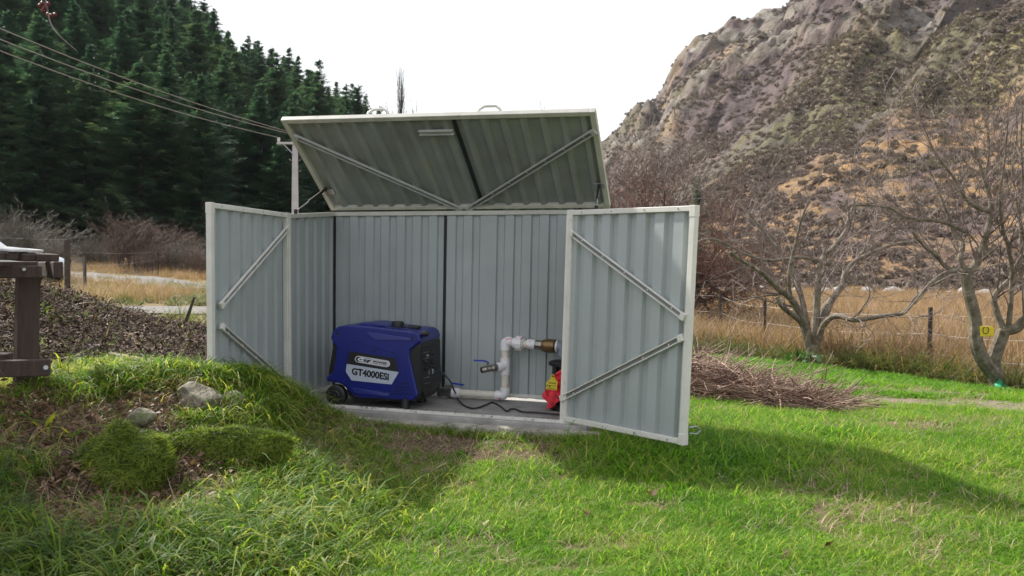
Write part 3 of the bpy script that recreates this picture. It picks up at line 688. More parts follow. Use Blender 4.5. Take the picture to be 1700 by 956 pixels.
# ------------------------------------------------------------------ text helper
def text_quad(name, s, tl, tr, bl, br, n, mat_, parent, t=.0008, bold=.02):
    "text fitted into the quad of four points, extruded along n"
    c = bpy.data.curves.new('t', 'FONT'); c.body = s; c.offset = bold; c.resolution_u = 3
    o = bpy.data.objects.new('t', c); COL.objects.link(o); dg = bpy.context.evaluated_depsgraph_get()
    m = bpy.data.meshes.new_from_object(o.evaluated_get(dg)); COL.objects.unlink(o); bpy.data.objects.remove(o)
    xs = [v.co.x for v in m.vertices]; ys = [v.co.y for v in m.vertices]; x0, x1, y0, y1 = min(xs), max(xs), min(ys), max(ys)
    bm = bmesh.new(); bm.from_mesh(m); r = bmesh.ops.extrude_face_region(bm, geom=bm.faces[:])
    for v in bm.verts: v.co.z = 0
    for v in [g for g in r['geom'] if isinstance(g, bmesh.types.BMVert)]: v.co.z = 1
    for v in bm.verts:
        a = (v.co.x-x0)/(x1-x0); b = (v.co.y-y0)/(y1-y0); z = v.co.z
        v.co = bl.lerp(br, a).lerp(tl.lerp(tr, a), b)+n*t*z
    bmesh.ops.recalc_face_normals(bm, faces=bm.faces); bm.to_mesh(m); bm.free(); m.name = name
    m.materials.clear(); m.materials.append(mat_); o = bpy.data.objects.new(name, m); link(o, parent); return o

# ------------------------------------------------------------------ generator
fl_n = (S3['FRb']-S3['FLb']).cross(S3['BLb']-S3['FLb']).normalized()
floor_pt = lambda u, v: hit(u, v, slabp(0, 0, -.006), fl_n)
th = R_(-15); dL_ = V_((math.cos(th), math.sin(th), 0)); dD = V_((-math.sin(th), math.cos(th), 0)); nG = -dD
GA = floor_pt(560, 673)
gen = empty('generator', GA+dD*.2+dL_*.3, 'blue portable inverter generator with black wheels standing in the open shed', 'generator')
def gp(zx, zy, o=0): return hit(530+zx/5.624, 520+zy/5.624, GA, nG)+nG*o
GE = gp(948, 500)
def ep(zx, zy, o=0): return hit(530+zx/5.624, 520+zy/5.624, GE, dL_)+dL_*o
WD = .385
core = [(90,640),(72,600),(80,515),(112,330),(150,270),(930,262),(948,290),(952,540),(968,690),(940,770),(885,838),(700,828),(300,812),(262,770),(236,700),(180,655)]
MB().prism([gp(x, y, -.014) for x, y in core], dD*(WD-.02)).build('inner_casing', M['black'], gen, bevel=.012, seg=2)
shell = [(68,640),(62,592),(126,552),(146,430),(160,312),(128,280),(104,232),(122,168),(172,124),(235,111),(400,117),(600,138),(882,170),(928,196),(948,262),(846,345),(842,410),(916,742),(922,768),(868,816),(640,802),(330,788),(268,722),(238,678),(170,650)]
top = [(128,280),(104,232),(122,168),(172,124),(235,111),(400,117),(600,138),(882,170),(928,196),(948,262),(930,300),(500,310),(160,300)]
MB().prism([gp(x, y) for x, y in shell], dD*.06).build('side_shell', M['blue'], gen, bevel=.011, seg=3)
MB().prism([gp(x, y, -WD+.06) for x, y in shell], dD*.06).build('side_shell', M['blue'], gen, bevel=.011, seg=3)
MB().prism([gp(x, y, -.004) for x, y in top], dD*(WD-.008)).build('top_cowl', M['blue'], gen, bevel=.016, seg=3)
# raised facets and hatch outline
hatch = [(292,275),(340,263),(420,285),(712,378),(732,400),(764,560),(652,736),(318,750),(285,690),(243,560),(268,335)]
def ring(pts, w_, f, o, t):
    mb = MB(); n = len(pts)
    for i in range(n): mb.bar(f(*pts[i], o), f(*pts[(i+1) % n], o), w_, nG, t)
    return mb
ring(hatch, .0028, gp, .0006, .0006).build('hatch_groove', M['groove'], gen)
MB().add([gp(430,170,.0), gp(880,235,.0), gp(860,250,.004), gp(520,245,.006), gp(410,150,.0)], [(0,1,2,3),(0,3,4)]).build('facet', M['blue'], gen)
MB().add([gp(300,690,0.0), gp(660,745,0.0), gp(640,775,.006), gp(330,745,.006)], [(0,1,2,3)]).build('facet', M['blue'], gen)
MB().prism([gp(x, y, .0005) for x, y in [(286,354),(712,420),(742,549),(258,470)]], nG*.0008).build('label_plate', M['black'], gen)
lab = MB().prism([gp(x, y, .0008) for x, y in [(258,472),(743,549),(676,664),(302,626),(249,545)]], nG*.001).build('label_plate', M['label_grey'], gen)
text_quad('lettering', 'GT4000ESi', gp(307,505), gp(655,560), gp(303,572), gp(650,628), nG, M['black'], lab, t=.0026, bold=.04)
def g2(x, y, o=0): return hit(570+x/15.93, 580+y/15.93, GA, nG)+nG*o
def pillpoly(ax, ay, bx, by, r, o, n=9):
    an = math.atan2(by-ay, bx-ax); P = []
    for i in range(n): t = an+math.pi/2+math.pi*i/(n-1); P.append(g2(ax+r*math.cos(t), ay+r*math.sin(t), o))
    for i in range(n): t = an-math.pi/2+math.pi*i/(n-1); P.append(g2(bx+r*math.cos(t), by+r*math.sin(t), o))
    return P
logo = MB().prism(pillpoly(395,255,1150,380,88,.0014), nG*.0006).build('logo_badge', M['pill'], gen)
MB().prism(pillpoly(400,257,620,292,66,.0022)[:9]+[g2(640,355,.0022), g2(760,270,.0022), g2(700,240,.0022)], nG*.0004).build('logo_field', M['black'], logo)
text_quad('lettering', 'GT', g2(400,205), g2(740,262), g2(365,300), g2(650,345), nG, M['logo_white'], logo, t=.0036, bold=.05)
text_quad('lettering', 'POWER', g2(800,285), g2(1168,345), g2(795,350), g2(1160,400), nG, M['black'], logo, t=.0030, bold=.03)
mb = MB(); mb.bar(g2(792,362,.002), g2(930,383,.002), .0016, nG, .001); mb.bar(g2(960,388,.002), g2(1155,416,.002), .0016, nG, .001); mb.build('fine_print', M['black'], logo)
for (y, x0, x1) in ((650,738,832),(686,722,842),(716,700,852),(749,668,858)):
    MB().prism([gp(x0-12, y+6, .001), gp(x0, y-5, .001), gp(x1, y-3, .001), gp(x1+4, y+8, .001)], nG*.0008).build('vent_slot', M['groove'], gen)
for (x, y, r) in ((168,188,.011),(862,239,.012),(510,344,.010),(117,622,.009),(338,768,.008),(567,780,.008),(797,792,.008)):
    p = gp(x, y, -.002); MB().tube([p, p+nG*.005], [r, r*.75], 14).build('bolt', M['black'], gen)
# rear handle, filler cap, recess on top
zc_ = lambda zx, zy, back: gp(zx, zy, -back)
MB().prism([gp(x, y, -.06) for x, y in [(325,117),(345,97),(440,97),(560,112),(600,135),(400,130)]], dD*(WD-.12)).build('top_ridge', M['blue'], gen, bevel=.006)
pc = gp(640, 142, -.17); pc.z = gp(640, 142).z
for (r0, r1, h0, h1_, nm) in ((.058,.055,-.012,.004,'cap_recess'), (.040,.036,.0,.034,'fuel_cap')):
    MB().tube([pc+V_((0,0,h0)), pc+V_((0,0,h1_*.8)), pc+V_((0,0,h1_))], [r0, r0, r1], 20).build(nm, M['black'], gen, smooth=True)
MB().box(pc+dL_*.115+V_((0,0,-.001)), (.075,.07,.018), Matrix.Rotation(th, 3, 'Z')).build('top_vent', M['black'], gen, bevel=.004)
# wheels and feet
def wheel(c, r, w_, nm='wheel'):
    wh = MB().tube([c+nG*-w_, c+nG*-.008, c, c+nG*.003], [r, r, r-.007, r-.014], 28).build(nm, M['black'], gen, smooth=True)
    MB().tube([c+nG*.0, c+nG*.009], [r*.55, r*.42], 20).build('hub', M['groove_hub'] if 'groove_hub' in M else M['black'], wh, smooth=True)
    MB().tube([c+nG*.008, c+nG*.014], [r*.2, r*.14], 14).build('axle_cap', M['black'], wh, smooth=True)
wc = gp(155, 765, .014); wr = wc.z-hit(530+155/5.624, 520+862/5.624, GA, nG).z
for b in (0, WD-.02): wheel(wc+dD*b, wr, .052)
for b in (.02, WD-.06):
    f = gp(790, 845, -b); zf = floor_pt(671, 676).z
    MB().tube([V_((f.x, f.y, zf-.004)), V_((f.x, f.y, zf+.02)), V_((f.x, f.y, f.z+.03))], [.034, .030, .026], 14).build('foot', M['black'], gen, smooth=True)
# rounded lower corner bumper and control panel on the right end
MB().prism([ep(x, y, .0) for x, y in [(948,330),(1072,306),(1080,560),(1088,690),(1060,745),(968,780),(950,700)]], dL_*.012).build('end_bumper', M['black'], gen, bevel=.005)
MB().prism([ep(x, y, .012) for x, y in [(944,345),(1066,322),(1070,560),(1040,610),(944,640)]], dL_*.004).build('control_panel', M['black'], gen, bevel=.002)
def knob(x, y, r, m, t=.012):
    p = ep(x, y, .014); MB().tube([p, p+dL_*t], [r, r*.85], 12).build('knob', M[m], gen, smooth=True)
knob(985,395,.012,'steel'); knob(1030,372,.014,'black',.02); knob(960,450,.012,'black',.02); knob(975,510,.016,'black',.016); knob(1035,455,.018,'black',.02)
for (x, y, w_, h_) in ((1000,548,.018,.03),(1036,540,.016,.03)): MB().box(ep(x, y, .017), (.006, w_, h_), Matrix.Rotation(th, 3, 'Z')).build('socket', M['label_grey' if x == 1036 else 'steel'], gen, bevel=.002)
for (xa, ya, xb, yb, w_) in ((948,368,1000,358,.003),(948,425,996,415,.003),(950,606,968,600,.004),(976,598,1006,592,.005),(955,660,1018,640,.003)):
    mb = MB(); mb.bar(ep(xa, ya, .0165), ep(xb, yb, .0165), w_, dL_, .001); mb.build('panel_marking', M['galv'], gen)
p = ep(980, 190, .0); MB().tube([p-dL_*.01, p+dL_*.022, p+dL_*.03], [.02, .018, .012], 14).build('end_plug', M['black'], gen, smooth=True)

# ------------------------------------------------------------------ power cord
def smooth_path(P, k=6):
    P = [Vector(p) for p in P]; out = []
    for i in range(len(P)-1):
        a, b, c, d = P[max(i-1, 0)], P[i], P[i+1], P[min(i+2, len(P)-1)]
        for j in range(k):
            t = j/k; out.append(.5*((2*b)+(c-a)*t+(2*a-5*b+4*c-d)*t*t+(-a+3*b-3*c+d)*t*t*t))
    return out+[P[-1]]
up = V_((0,0,.006))
cord = [ep(985,492,.015), ep(1010,494,.04), at(716,608.5,5.84), at(722,610,5.80), at(733,617,5.76), at(746.8,632,5.72), at(753.5,647,5.70)]
cord += [floor_pt(757,661)+V_((0,0,.03)), floor_pt(765,671)+V_((0,0,.012))]+[floor_pt(u, v)+up for u, v in ((778,678),(792,678.5),(807,673),(817,669.5),(829,674.5),(841,683.5),(848,680.5),(857,681),(867,685),(892,686.5),(929,689.5),(950,690))]
prop(MB().tube(smooth_path(cord), .0055, 8).build('extension_cable', M['black'], None, smooth=True), 'black power cord looping from the generator across the concrete floor', 'cord')
prop(MB().tube(smooth_path([floor_pt(541,645)+up, floor_pt(525,650)+up, floor_pt(505,655)+up, floor_pt(490,664)+up]), .0065, 8).build('hose', M['black'], None, smooth=True), 'short black hose on the floor left of the generator', 'hose')

# ------------------------------------------------------------------ pipework in front of the back wall
PW = qB.p(.5, .3, .085); wn = qB.n
wp_ = lambda u, v, o=0: hit(u, v, PW, wn)+wn*o
zp = lambda x, y, o=0: wp_(700+x/5.977, 540+y/5.977, o)
pipe = empty('pipe_manifold', zp(825, 700), 'white PVC pipework with pink primer smears and a brass coupling at the back wall', 'pipework')
def seg_(nm, P, r, m, n=16, smooth=True):
    return MB().tube(P, r, n).build(nm, M[m], pipe, smooth=smooth)
r = .0265; rf = .033
seg_('pipe', [zp(370,671), zp(740,692)], r, 'pvc'); seg_('pipe', [zp(826,640), zp(826,480)], r, 'pvc'); seg_('pipe', [zp(828,330), zp(828,240)], r, 'pvc'); seg_('pipe', [zp(860,170), zp(935,176)], r, 'pvc'); seg_('pipe', [zp(1000,183), zp(1060,188)], r, 'pvc')
seg_('pipe_elbow', smooth_path([zp(738,692), zp(775,694), zp(808,690), zp(824,668), zp(826,622)], 4), rf, 'pvc_fit')
seg_('pipe_elbow', smooth_path([zp(829,247), zp(829,205), zp(834,172), zp(858,160), zp(892,166)], 4), rf, 'pvc_fit')
seg_('pipe_tee', [zp(828,322), zp(827,492)], rf, 'pvc_fit'); seg_('pipe_tee', [zp(826,405), zp(812,404,.03), zp(776,408,.055)], rf*.92, 'pvc_fit')
for (x0, y0, x1, y1, q_) in ((905,172,925,174,1.25),(925,174,940,175,1.35),(940,175,1000,182,1.9),(1000,182,1015,184,1.35)):
    seg_('union', [zp(x0,y0), zp(x1,y1)], r*q_, 'pvc_fit', n=12 if q_ > 1.8 else 18, smooth=q_ < 1.8)
seg_('pipe_collar', [zp(1050,184), zp(1128,192)], rf*1.02, 'pvc_fit')
seg_('coupling', [zp(1105,190), zp(1195,198)], rf*.98, 'steel', 8, False)
seg_('coupling', [zp(1195,198), zp(1215,200), zp(1240,202), zp(1320,208), zp(1340,210)], [rf*1.05, rf*1.25, rf*1.4, rf*1.4, rf*1.05], 'brass', 18)
seg_('pipe_collar', [zp(1330,209), zp(1352,211)], rf*1.15, 'pvc_fit')
seg_('pipe_elbow', smooth_path([zp(1350,211), zp(1385,222), zp(1400,250), zp(1398,300)], 4), rf*1.05, 'grey_pvc')
# bottom valve
seg_('pipe_collar', [zp(306,667), zp(378,671)], rf*1.05, 'pvc_fit'); seg_('pipe_collar', [zp(112,652), zp(172,656)], rf*1.02, 'pvc_fit')
seg_('ball_valve', [zp(168,656), zp(195,657), zp(200,658), zp(262,662), zp(268,662), zp(306,666)], [rf*1.1, rf*1.1, rf*.9, rf*.9, rf*1.1, rf*1.1], 'steel', 8, False)
seg_('valve_stem', [zp(240,640,.02), zp(240,585,.02)], .007, 'steel', 8)
lv = MB(); lv.bar(zp(236,600,.02), zp(310,596,.02), .010, wn, .004); lv.build('valve_arm', M['steel'], pipe)
lv = MB(); lv.bar(zp(304,570,.018), zp(432,588,.018), .013, wn, .008); lv.build('valve_lever', M['lever'], pipe, bevel=.004)
# tap on the tee, pointing forward left
seg_('ball_valve', [zp(768,408,.058), zp(745,412,.075), zp(735,413,.08), zp(700,418,.10), zp(690,420,.105), zp(655,428,.125)], [.024,.026,.022,.022,.025,.022], 'steel', 10, False)
seg_('valve_bore', [zp(656,428,.1245), zp(652,429,.127)], [.016, .016], 'black', 12)
seg_('valve_stem', [zp(712,410,.10), zp(706,350,.10)], .008, 'steel', 8)
lv = MB(); lv.bar(zp(705,352,.10), zp(666,336,.10), .014, V_((0,-1,0)), .004); lv.bar(zp(668,337,.10), zp(566,334,.10), .011, V_((0,-1,0)), .006); lv.build('valve_lever', M['lever'], pipe, bevel=.003)

# ------------------------------------------------------------------ pump canister, cloth, tag
pc0 = hit(948, 600, qB.p(.5, .3, .19), wn); pb = floor_pt(946, 681)
pb = V_((pc0.x, pc0.y, slabp((pc0-S3['FLb']).dot(exu), (pc0-S3['FLb']).dot(eyu), -.004).z)); PR = .128
pump = empty('pump_canister', pb, 'black cylindrical pump canister behind the right door edge', 'pump')
ht = pc0.z-pb.z
MB().tube([pb, pb+V_((0,0,.03)), pb+V_((0,0,.04)), pb+V_((0,0,ht-.02))], [PR+.01, PR+.01, PR-.006, PR-.006], 28).build('body', M['black'], pump, smooth=True)
MB().tube([pb+V_((0,0,ht-.022)), pb+V_((0,0,ht-.006)), pb+V_((0,0,ht))], [PR+.018, PR+.018, PR+.008], 28).build('lid', M['black'], pump, smooth=True)
for a in (-140, -105, -70): q_ = pb+V_((math.cos(R_(a))*(PR+.002), math.sin(R_(a))*(PR+.002), ht-.06)); MB().box(q_, (.02,.02,.08), Matrix.Rotation(R_(a), 3, 'Z')).build('clip', M['black'], pump, bevel=.004)
q_ = pb+V_((-.045, -.06, ht)); MB().tube([q_, q_+V_((0,0,.016))], .008, 8).build('bolt', M['galv'], pump)
MB().tube(smooth_path([pb+V_((-.03,-.03,ht)), pb+V_((-.02,-.03,ht+.03)), pb+V_((.02,-.05,ht+.07)), pb+V_((.08,-.07,ht+.09))]), .009, 8).build('hose', M['black'], pump, smooth=True)
# crumpled coral cloth hanging round the canister
nu_, nv_ = 46, 60; VV = []; FF = []
for j in range(nv_+1):
    for i in range(nu_+1):
        s = i/nu_; t = j/nv_
        z = ht-.035-.0*s-t*(ht-.075); w0 = -158+12*math.sin(t*7)+ (40*max(0, .25-t)/.25) ; a = R_(w0+(95+8*math.sin(t*9))*s)
        rr = PR+.012+.022*abs(math.sin(s*13+t*5+2*math.sin(t*6)))+.018*math.sin(t*11+s*6)**2+.02*t*(1-t)*2
        dzz = .05*max(0, s-.3)*(1-t) - .03*t*math.cos(s*9)
        VV.append((pb.x+math.cos(a)*rr, pb.y+math.sin(a)*rr, pb.z+z+dzz))
for j in range(nv_):
    for i in range(nu_): FF.append((j*(nu_+1)+i, j*(nu_+1)+i+1, (j+1)*(nu_+1)+i+1, (j+1)*(nu_+1)+i))
cl = np_obj('cloth', VV, FF, M['coral'], smooth=True); sd = cl.modifiers.new('Solidify', 'SOLIDIFY'); sd.thickness = .003
prop(cl, 'crumpled bright coral red cloth hanging round the black pump canister', 'cloth')
# yellow ear tag
TG = at(918, 645, 5.44 if False else pb.y-PR-.055); tn = V_((-.1, -1, .05)).normalized()
tz = lambda x, y, o=0: hit(900+x/15.93, 580+y/15.93, TG, tn)+tn*o
tz2 = lambda x, y, o=0: zpt(x, y, o)
def zpt(x, y, o=0): return hit(700+x/5.977, 540+y/5.977, TG, tn)+tn*o
tg = empty('ear_tag', TG, 'yellow livestock ear tag with black handwriting hanging on the coral cloth', 'tag')
MB().prism([zpt(*p) for p in [(1237,568),(1262,546),(1280,520),(1284,498),(1292,487),(1308,486),(1318,497),(1320,520),(1334,542),(1350,558),(1342,640),(1330,645),(1240,634),(1232,626)]], tn*.0025).build('tag_body', M['yellow'], tg, bevel=.0008)
p = zpt(1302, 503, .002); MB().tube([p, p+tn*.006], [.006, .004], 10).build('stud', M['black'], tg, smooth=True)
mb = MB()
for k in range(8): mb.bar(zpt(1262+k*9, 564+k*.8, .003), zpt(1262+k*9, 576+k*.8, .003), .0035, tn, .0006)
S_ = [[(1244,588),(1242,612)],[(1244,589),(1262,592)],[(1243,600),(1256,601)],[(1268,592),(1266,614)],[(1268,593),(1280,597),(1270,603),(1280,614)],[(1286,600),(1300,603)],[(1306,600),(1322,603),(1330,600)],[(1248,624),(1262,620),(1276,630),(1290,626),(1304,632),(1330,630)]]
for s_ in S_:
    for a, b in zip(s_, s_[1:]): mb.bar(zpt(*a, .003), zpt(*b, .003), .0032, tn, .0006)
mb.build('handwriting', M['black'], tg)
# ------------------------------------------------------------------ picnic table at the left edge
TB = empty('picnic_table', (at(33,640,4.9).x, 4.9, h1(at(33,640,4.9).x, 4.9)), 'weathered dark timber outdoor table with bolted beams at the left edge', 'table')
# local axes: planks run back and to the left, their ends step away to the right
pa = V_((-.93, .36, 0)).normalized(); pa = V_((-.80, -.60, .0)).normalized(); pe = V_((.62, .78, 0)).normalized()
ends = [(-6,-.5,414.5,28),(15,0,423,34),(47,0,428,36),(70,0,429.5,38),(91,0,428.5,36)]
dpt = [4.40, 4.55, 4.75, 4.95, 5.15]
long_ = V_((-1.0, .10, .0)).normalized(); 
def plank(c_top, wid, th_, length, dirl, dirw, nm='plank', m='wood'):
    z = V_((0,0,1)); n = dirl.cross(dirw).normalized(); n = n if n.z > 0 else -n
    a = c_top; mb = MB(); w2 = dirw*wid
    mb.hexa([a-n*th_, a-n*th_+w2, a-n*th_+w2+dirl*length, a-n*th_+dirl*length, a, a+w2, a+w2+dirl*length, a+dirl*length])
    return mb.build(nm, M[m], TB, bevel=.006)
tw = V_((.18, .98, -.012)).normalized(); tl_ = V_((-.98, .16, .075)).normalized()
for k in range(6):
    c = at([-48, -14, 10, 38, 62, 80][k], 428, 4.36+.105*k); c.z = 1.102-.0035*k+.002*((k*13) % 3)
    plank(c, .094, .040, 1.7, tl_, tw)
    MB().box(c+tl_*.06+tw*.047+V_((0,0,.002)), (.012,.012,.006)).build('screw', M['galv'], TB)
# beams under the planks
def beamp(A, B, w_, h_, nm='beam'):
    A = Vector(A); B = Vector(B); d = (B-A).normalized(); c = d.cross(V_((0,0,1))).normalized()*(w_/2); z = V_((0,0,h_/2))
    mb = MB(); mb.hexa([A-c-z, A+c-z, B+c-z, B-c-z, A-c+z, A+c+z, B+c+z, B-c+z]); return mb.build(nm, M['wood'], TB, bevel=.006)
beamp(at(-30,452,4.62), at(68,451,4.66), .045, .062)
beamp(at(97,448,4.72), at(70,447,5.25), .045, .085)
beamp(at(98,446,5.30), at(-60,446,5.38), .045, .085)
lg = at(47,455,4.80); lb = at(40,642,4.80); gz = h1(lb.x, 4.8)
mb = MB(); a_ = R_(38); cx, sx = math.cos(a_)*.052, math.sin(a_)*.052
def sq(c, z): return [V_((c.x-cx+sx, c.y-sx-cx, z)), V_((c.x+cx+sx, c.y+sx-cx, z)), V_((c.x+cx-sx, c.y+sx+cx, z)), V_((c.x-cx-sx, c.y-sx+cx, z))]
mb.hexa(sq(lb, gz-.15)+sq(lg, lg.z+.02)); mb.build('leg', M['wood'], TB, bevel=.005)
beamp(at(-40,613,4.62), at(82,610,4.66), .05, .085)
beamp(at(-40,594,4.9), at(19,592,4.9), .12, .04, 'bench_plank')
MB().tube([at(76,610,4.64), at(76,610,4.61)], .012, 8).build('bolt', M['galv'], TB); MB().tube([at(40,447,4.63), at(40,447,4.615)], .009, 8).build('bolt', M['galv'], TB)
# pale sheet added over the planks, painting in the glare of their sunlit tops
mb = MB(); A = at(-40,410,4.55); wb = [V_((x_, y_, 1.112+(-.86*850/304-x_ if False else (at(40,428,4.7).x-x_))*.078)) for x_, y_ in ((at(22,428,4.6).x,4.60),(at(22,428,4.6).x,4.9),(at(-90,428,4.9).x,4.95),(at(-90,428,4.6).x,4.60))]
mb.prism(wb, V_((0,0,-.012))); prop(mb.build('sunlit_top_sheet', M['white_plastic'], None, bevel=.003), 'pale added sheet standing for the sunlit plank tops of the timber table', 'sunlit_top_sheet')

M['stone_dark'] = mat('stone_dark', (.16,.15,.13), .9, var=.4, vs=9, bump=.4, bs=20)
# ------------------------------------------------------------------ stones, boulders, edging
def rockmesh(name, loc, size, m, seed, sub=3, squash=.25, flat=0, rz=0, angular=.25):
    bm = bmesh.new(); bmesh.ops.create_icosphere(bm, subdivisions=sub, radius=1); r = np.random.default_rng(seed)
    pl = r.normal(size=(10, 3)); pl /= np.linalg.norm(pl, axis=1)[:, None]; dd = .62+.3*r.random(10)
    for v in bm.verts:
        p = np.array(v.co)
        for nrm, d in zip(pl, dd):
            k = p@nrm
            if k > d: p = p-nrm*(k-d)*.85
        p = p*(1+angular*(float(vnoise(p[0]*2+seed, p[1]*2+p[2]*1.7, .8, seed))-.5))
        v.co = Vector((p[0]*size[0], p[1]*size[1], p[2]*size[2]))
    me = bpy.data.meshes.new(name); bm.to_mesh(me); bm.free(); me.materials.append(M[m]); me.shade_smooth(); me.set_sharp_from_angle(angle=R_(28))
    o = bpy.data.objects.new(name, me); o.location = loc; o.rotation_euler = (0, 0, rz); COL.objects.link(o); return o
o = rockmesh('boulder', at(332,678,4.66)+V_((0,0,.02)), (.13,.12,.11), 'rock', 3, 4, rz=.3); o.rotation_euler = (.1,.5,.4); prop(o, 'large pale weathered boulder bedded in the grassy bank', 'rock')
o = rockmesh('boulder', at(385,668,4.75)+V_((0,0,.01)), (.06,.06,.05), 'rock', 5, 3); prop(o, 'smaller boulder half buried right of the big one in the bank', 'rock')
o = rockmesh('boulder', at(236,688,4.35)+V_((0,0,-.01)), (.08,.055,.045), 'rock', 8, 3); prop(o, 'dark square edged stone left of the big boulder', 'rock')
o = rockmesh('boulder', at(178,738,4.22), (.13,.05,.038), 'rock', 9, 3, rz=.15); prop(o, 'long flat grey stone above the mossy hummock', 'rock')
# white stones scattered on the mulch heap
sg = 'pale stones lying on the mulch heap'
SL = [(157,571,6.3,.055,'pale oval stone near the middle of the mulch heap'),(262,572,6.3,.062,'long white stone near the right end of the mulch heap'),(187,540,7.2,.045,'grey stone high on the slope of the mulch heap'),(95,567,6.2,.03,None),(118,553,6.6,.026,None),(72,560,6.3,.03,None),(210,588,6.0,.026,None),(235,600,5.9,.02,None),(315,598,6.1,.025,None),(205,539,7.2,.02,None),(8,550,6.3,.03,None),(25,500,7.4,.03,None),(12,562,6.2,.022,None),(74,508,7.2,.022,None),(118,590,5.95,.02,None),(175,594,5.95,.024,None),(330,640,5.1,.02,None),(50,545,6.5,.022,None),(140,560,6.4,.02,None),(88,582,6.0,.024,None)]
for i, (u, v, d, s, lbl) in enumerate(SL):
    p = at(u, v, d); p.z = h1(p.x, p.y)+s*.25
    o = rockmesh('stone', p, (s*(1.2 if s < .05 else 1), s*.7, s*.42), 'stone', 20+i, 2, rz=i*1.3, angular=.5)
    if lbl is None:
        if u in (95, 72, 118, 88): lbl = {95:'small round stone low on the mulch heap right of the table leg',72:'small stone just right of the table leg',118:'small stone above the low round one on the mulch' if v < 560 else 'tiny stone at the front edge of the mulch right of the leg',88:'small stone below the two right of the table leg'}[u]
        else: lbl = {210:'small pale stone under the long white one',235:'tiny stone near the timber edging',315:'tiny stone at the right end of the mulch by the door',205:'tiny stone beside the high grey stone',8:'stone at the left photo edge low on the heap',25:'stone high on the heap left of the table leg',12:'tiny stone under the left edge stone',74:'tiny stone high on the heap right of the table leg',175:'small stone at the front of the heap centre',330:'tiny stone on the mossy path by the left door',50:'tiny stone showing beside the table leg',140:'tiny stone left of the pale oval stone'}[u]
    prop(o, lbl, 'stone', sg)
# timber edging between mulch and mossy path
mb = MB(); A = at(-20,596,5.74); Bp = at(180,589,5.82); Cq = at(345,620,5.35)
for a, b in ((Bp, Cq),):
    mb.hexa([a+V_((-.02,-.015,-.08)), a+V_((.02,.02,-.08)), b+V_((.02,.02,-.08)), b+V_((-.02,-.015,-.08)), a+V_((-.02,-.015,.018)), a+V_((.02,.02,.018)), b+V_((.02,.02,.01)), b+V_((-.02,-.015,.01))])
prop(mb.build('timber_edging', M['stick'], None, bevel=.004), 'thin brown timber edging between mulch heap and mossy path', 'edging')

# ------------------------------------------------------------------ grass, moss, straw, chips
def gp_(x, y): return np.stack([x, y, H(x, y)], -1)
lawnP = pcoll('lawn_tufts', [proto('lt%d' % i, *blades(12, .055, .0042, .035, .5, 100+i, curl=.9, base_t=(.1,.85), hv=.5), M['lawn']) for i in range(5)] + [proto('lt%d' % i, *blades(8, .09, .0045, .03, .4, 110+i, curl=1.1, base_t=(.2,1)), M['lawn']) for i in range(3)])
lawnF = pcoll('lawn_far_tufts', [proto('lf%d' % i, *blades(16, .06, .008, .08, .5, 120+i, seg=2, curl=.7, base_t=(.15,.8)), M['lawn']) for i in range(4)])
def lawnmask(x, y):
    far, left = gfield(x, y)
    k = (1-mound(x, y))*(1-far)*(1-left)
    k *= 1-.97*tracks(x, y); k *= 1-.90*bare_front(x, y); k *= 1-.75*sstep(.56, .65, fbm(x, y, .55, 4, 41)); k *= 1-.85*worn(x, y)
    return k*~slabmask(x, y)
x, y, r = frust(90000, 2.75, 7.5, 1, x0=-60, x1=1800, powd=1.0)
m_ = r.random(len(x)) < lawnmask(x, y); x, y = keep(m_, x, y)
scatter('lawn_grass', lawnP, gp_(x, y), .38+.75*fbm(x, y, .35, 3, 55)*r.random(len(x))**.5*1.2, .3, 2, label='bright green mown lawn grass in front of the shed', cat='grass')
x, y, r = frust(52000, 7.3, 15, 2, x0=900, x1=1800, powd=.4)
m_ = (r.random(len(x)) < lawnmask(x, y)); x, y = keep(m_, x, y)
scatter('lawn_grass', lawnF, gp_(x, y), .6+.6*r.random(len(x)), .25, 3, label='bright green lawn strip beyond the brush pile up to the fence', cat='grass')
# pale dry clippings on the lawn
dryP = pcoll('dry_blades', [proto('dr%d' % i, *blades(6, .07, .003, .05, 1.3, 130+i, curl=.6, base_t=(.3,1)), M['dead_grass']) for i in range(4)])
x, y, r = frust(21000, 2.75, 9, 4, x1=1800, powd=.8)
m_ = r.random(len(x)) < lawnmask(x, y)*(.15+.85*sstep(.5, .68, fbm(x, y, .8, 3, 77)))+.7*bare_front(x, y)+.6*sstep(.55,.65,fbm(x, y, .55, 4, 41))+.8*worn(x, y); x, y = keep(m_ & ~slabmask(x, y), x, y)
scatter('dry_grass', dryP, gp_(x, y), .6+.7*r.random(len(x)), .4, 5, label='pale dead grass blades lying in the lawn', cat='dead grass')
# rough grass on the bank
wildP = pcoll('wild_tufts', [proto('wt%d' % i, *blades(11, .12, .0062, .035, .35, 140+i, seg=4, curl=1.2, base_t=(0,.9)), M['wild']) for i in range(5)] + [proto('wu%d' % i, *blades(7, .18, .008, .03, .3, 150+i, seg=4, curl=1.3, base_t=(.2,1)), M['wild']) for i in range(3)])
def wildmask(x, y):
    k = mound(x, y)*(1-mulch(x, y)); p = path(x, y)
    pat = fbm(x, y, .42, 4, 61)
    k = k*(.04+.96*sstep(.45, .57, pat))
    k = k*(1-p*.93)
    # bare leaf litter hollows below the moss
    for (u, v, d, rx, ry) in ((300,800,3.95,.33,.16),(120,770,4.0,.22,.2),(240,820,3.85,.35,.14),(230,740,4.25,.28,.12),(380,770,4.2,.30,.10),(60,740,4.1,.25,.2)):
        c = at(u, v, d); k = k*(1-.88*np.exp(-(((x-c.x)/rx)**2+((y-c.y)/ry)**2)**1.5))
    return k*~slabmask(x, y)
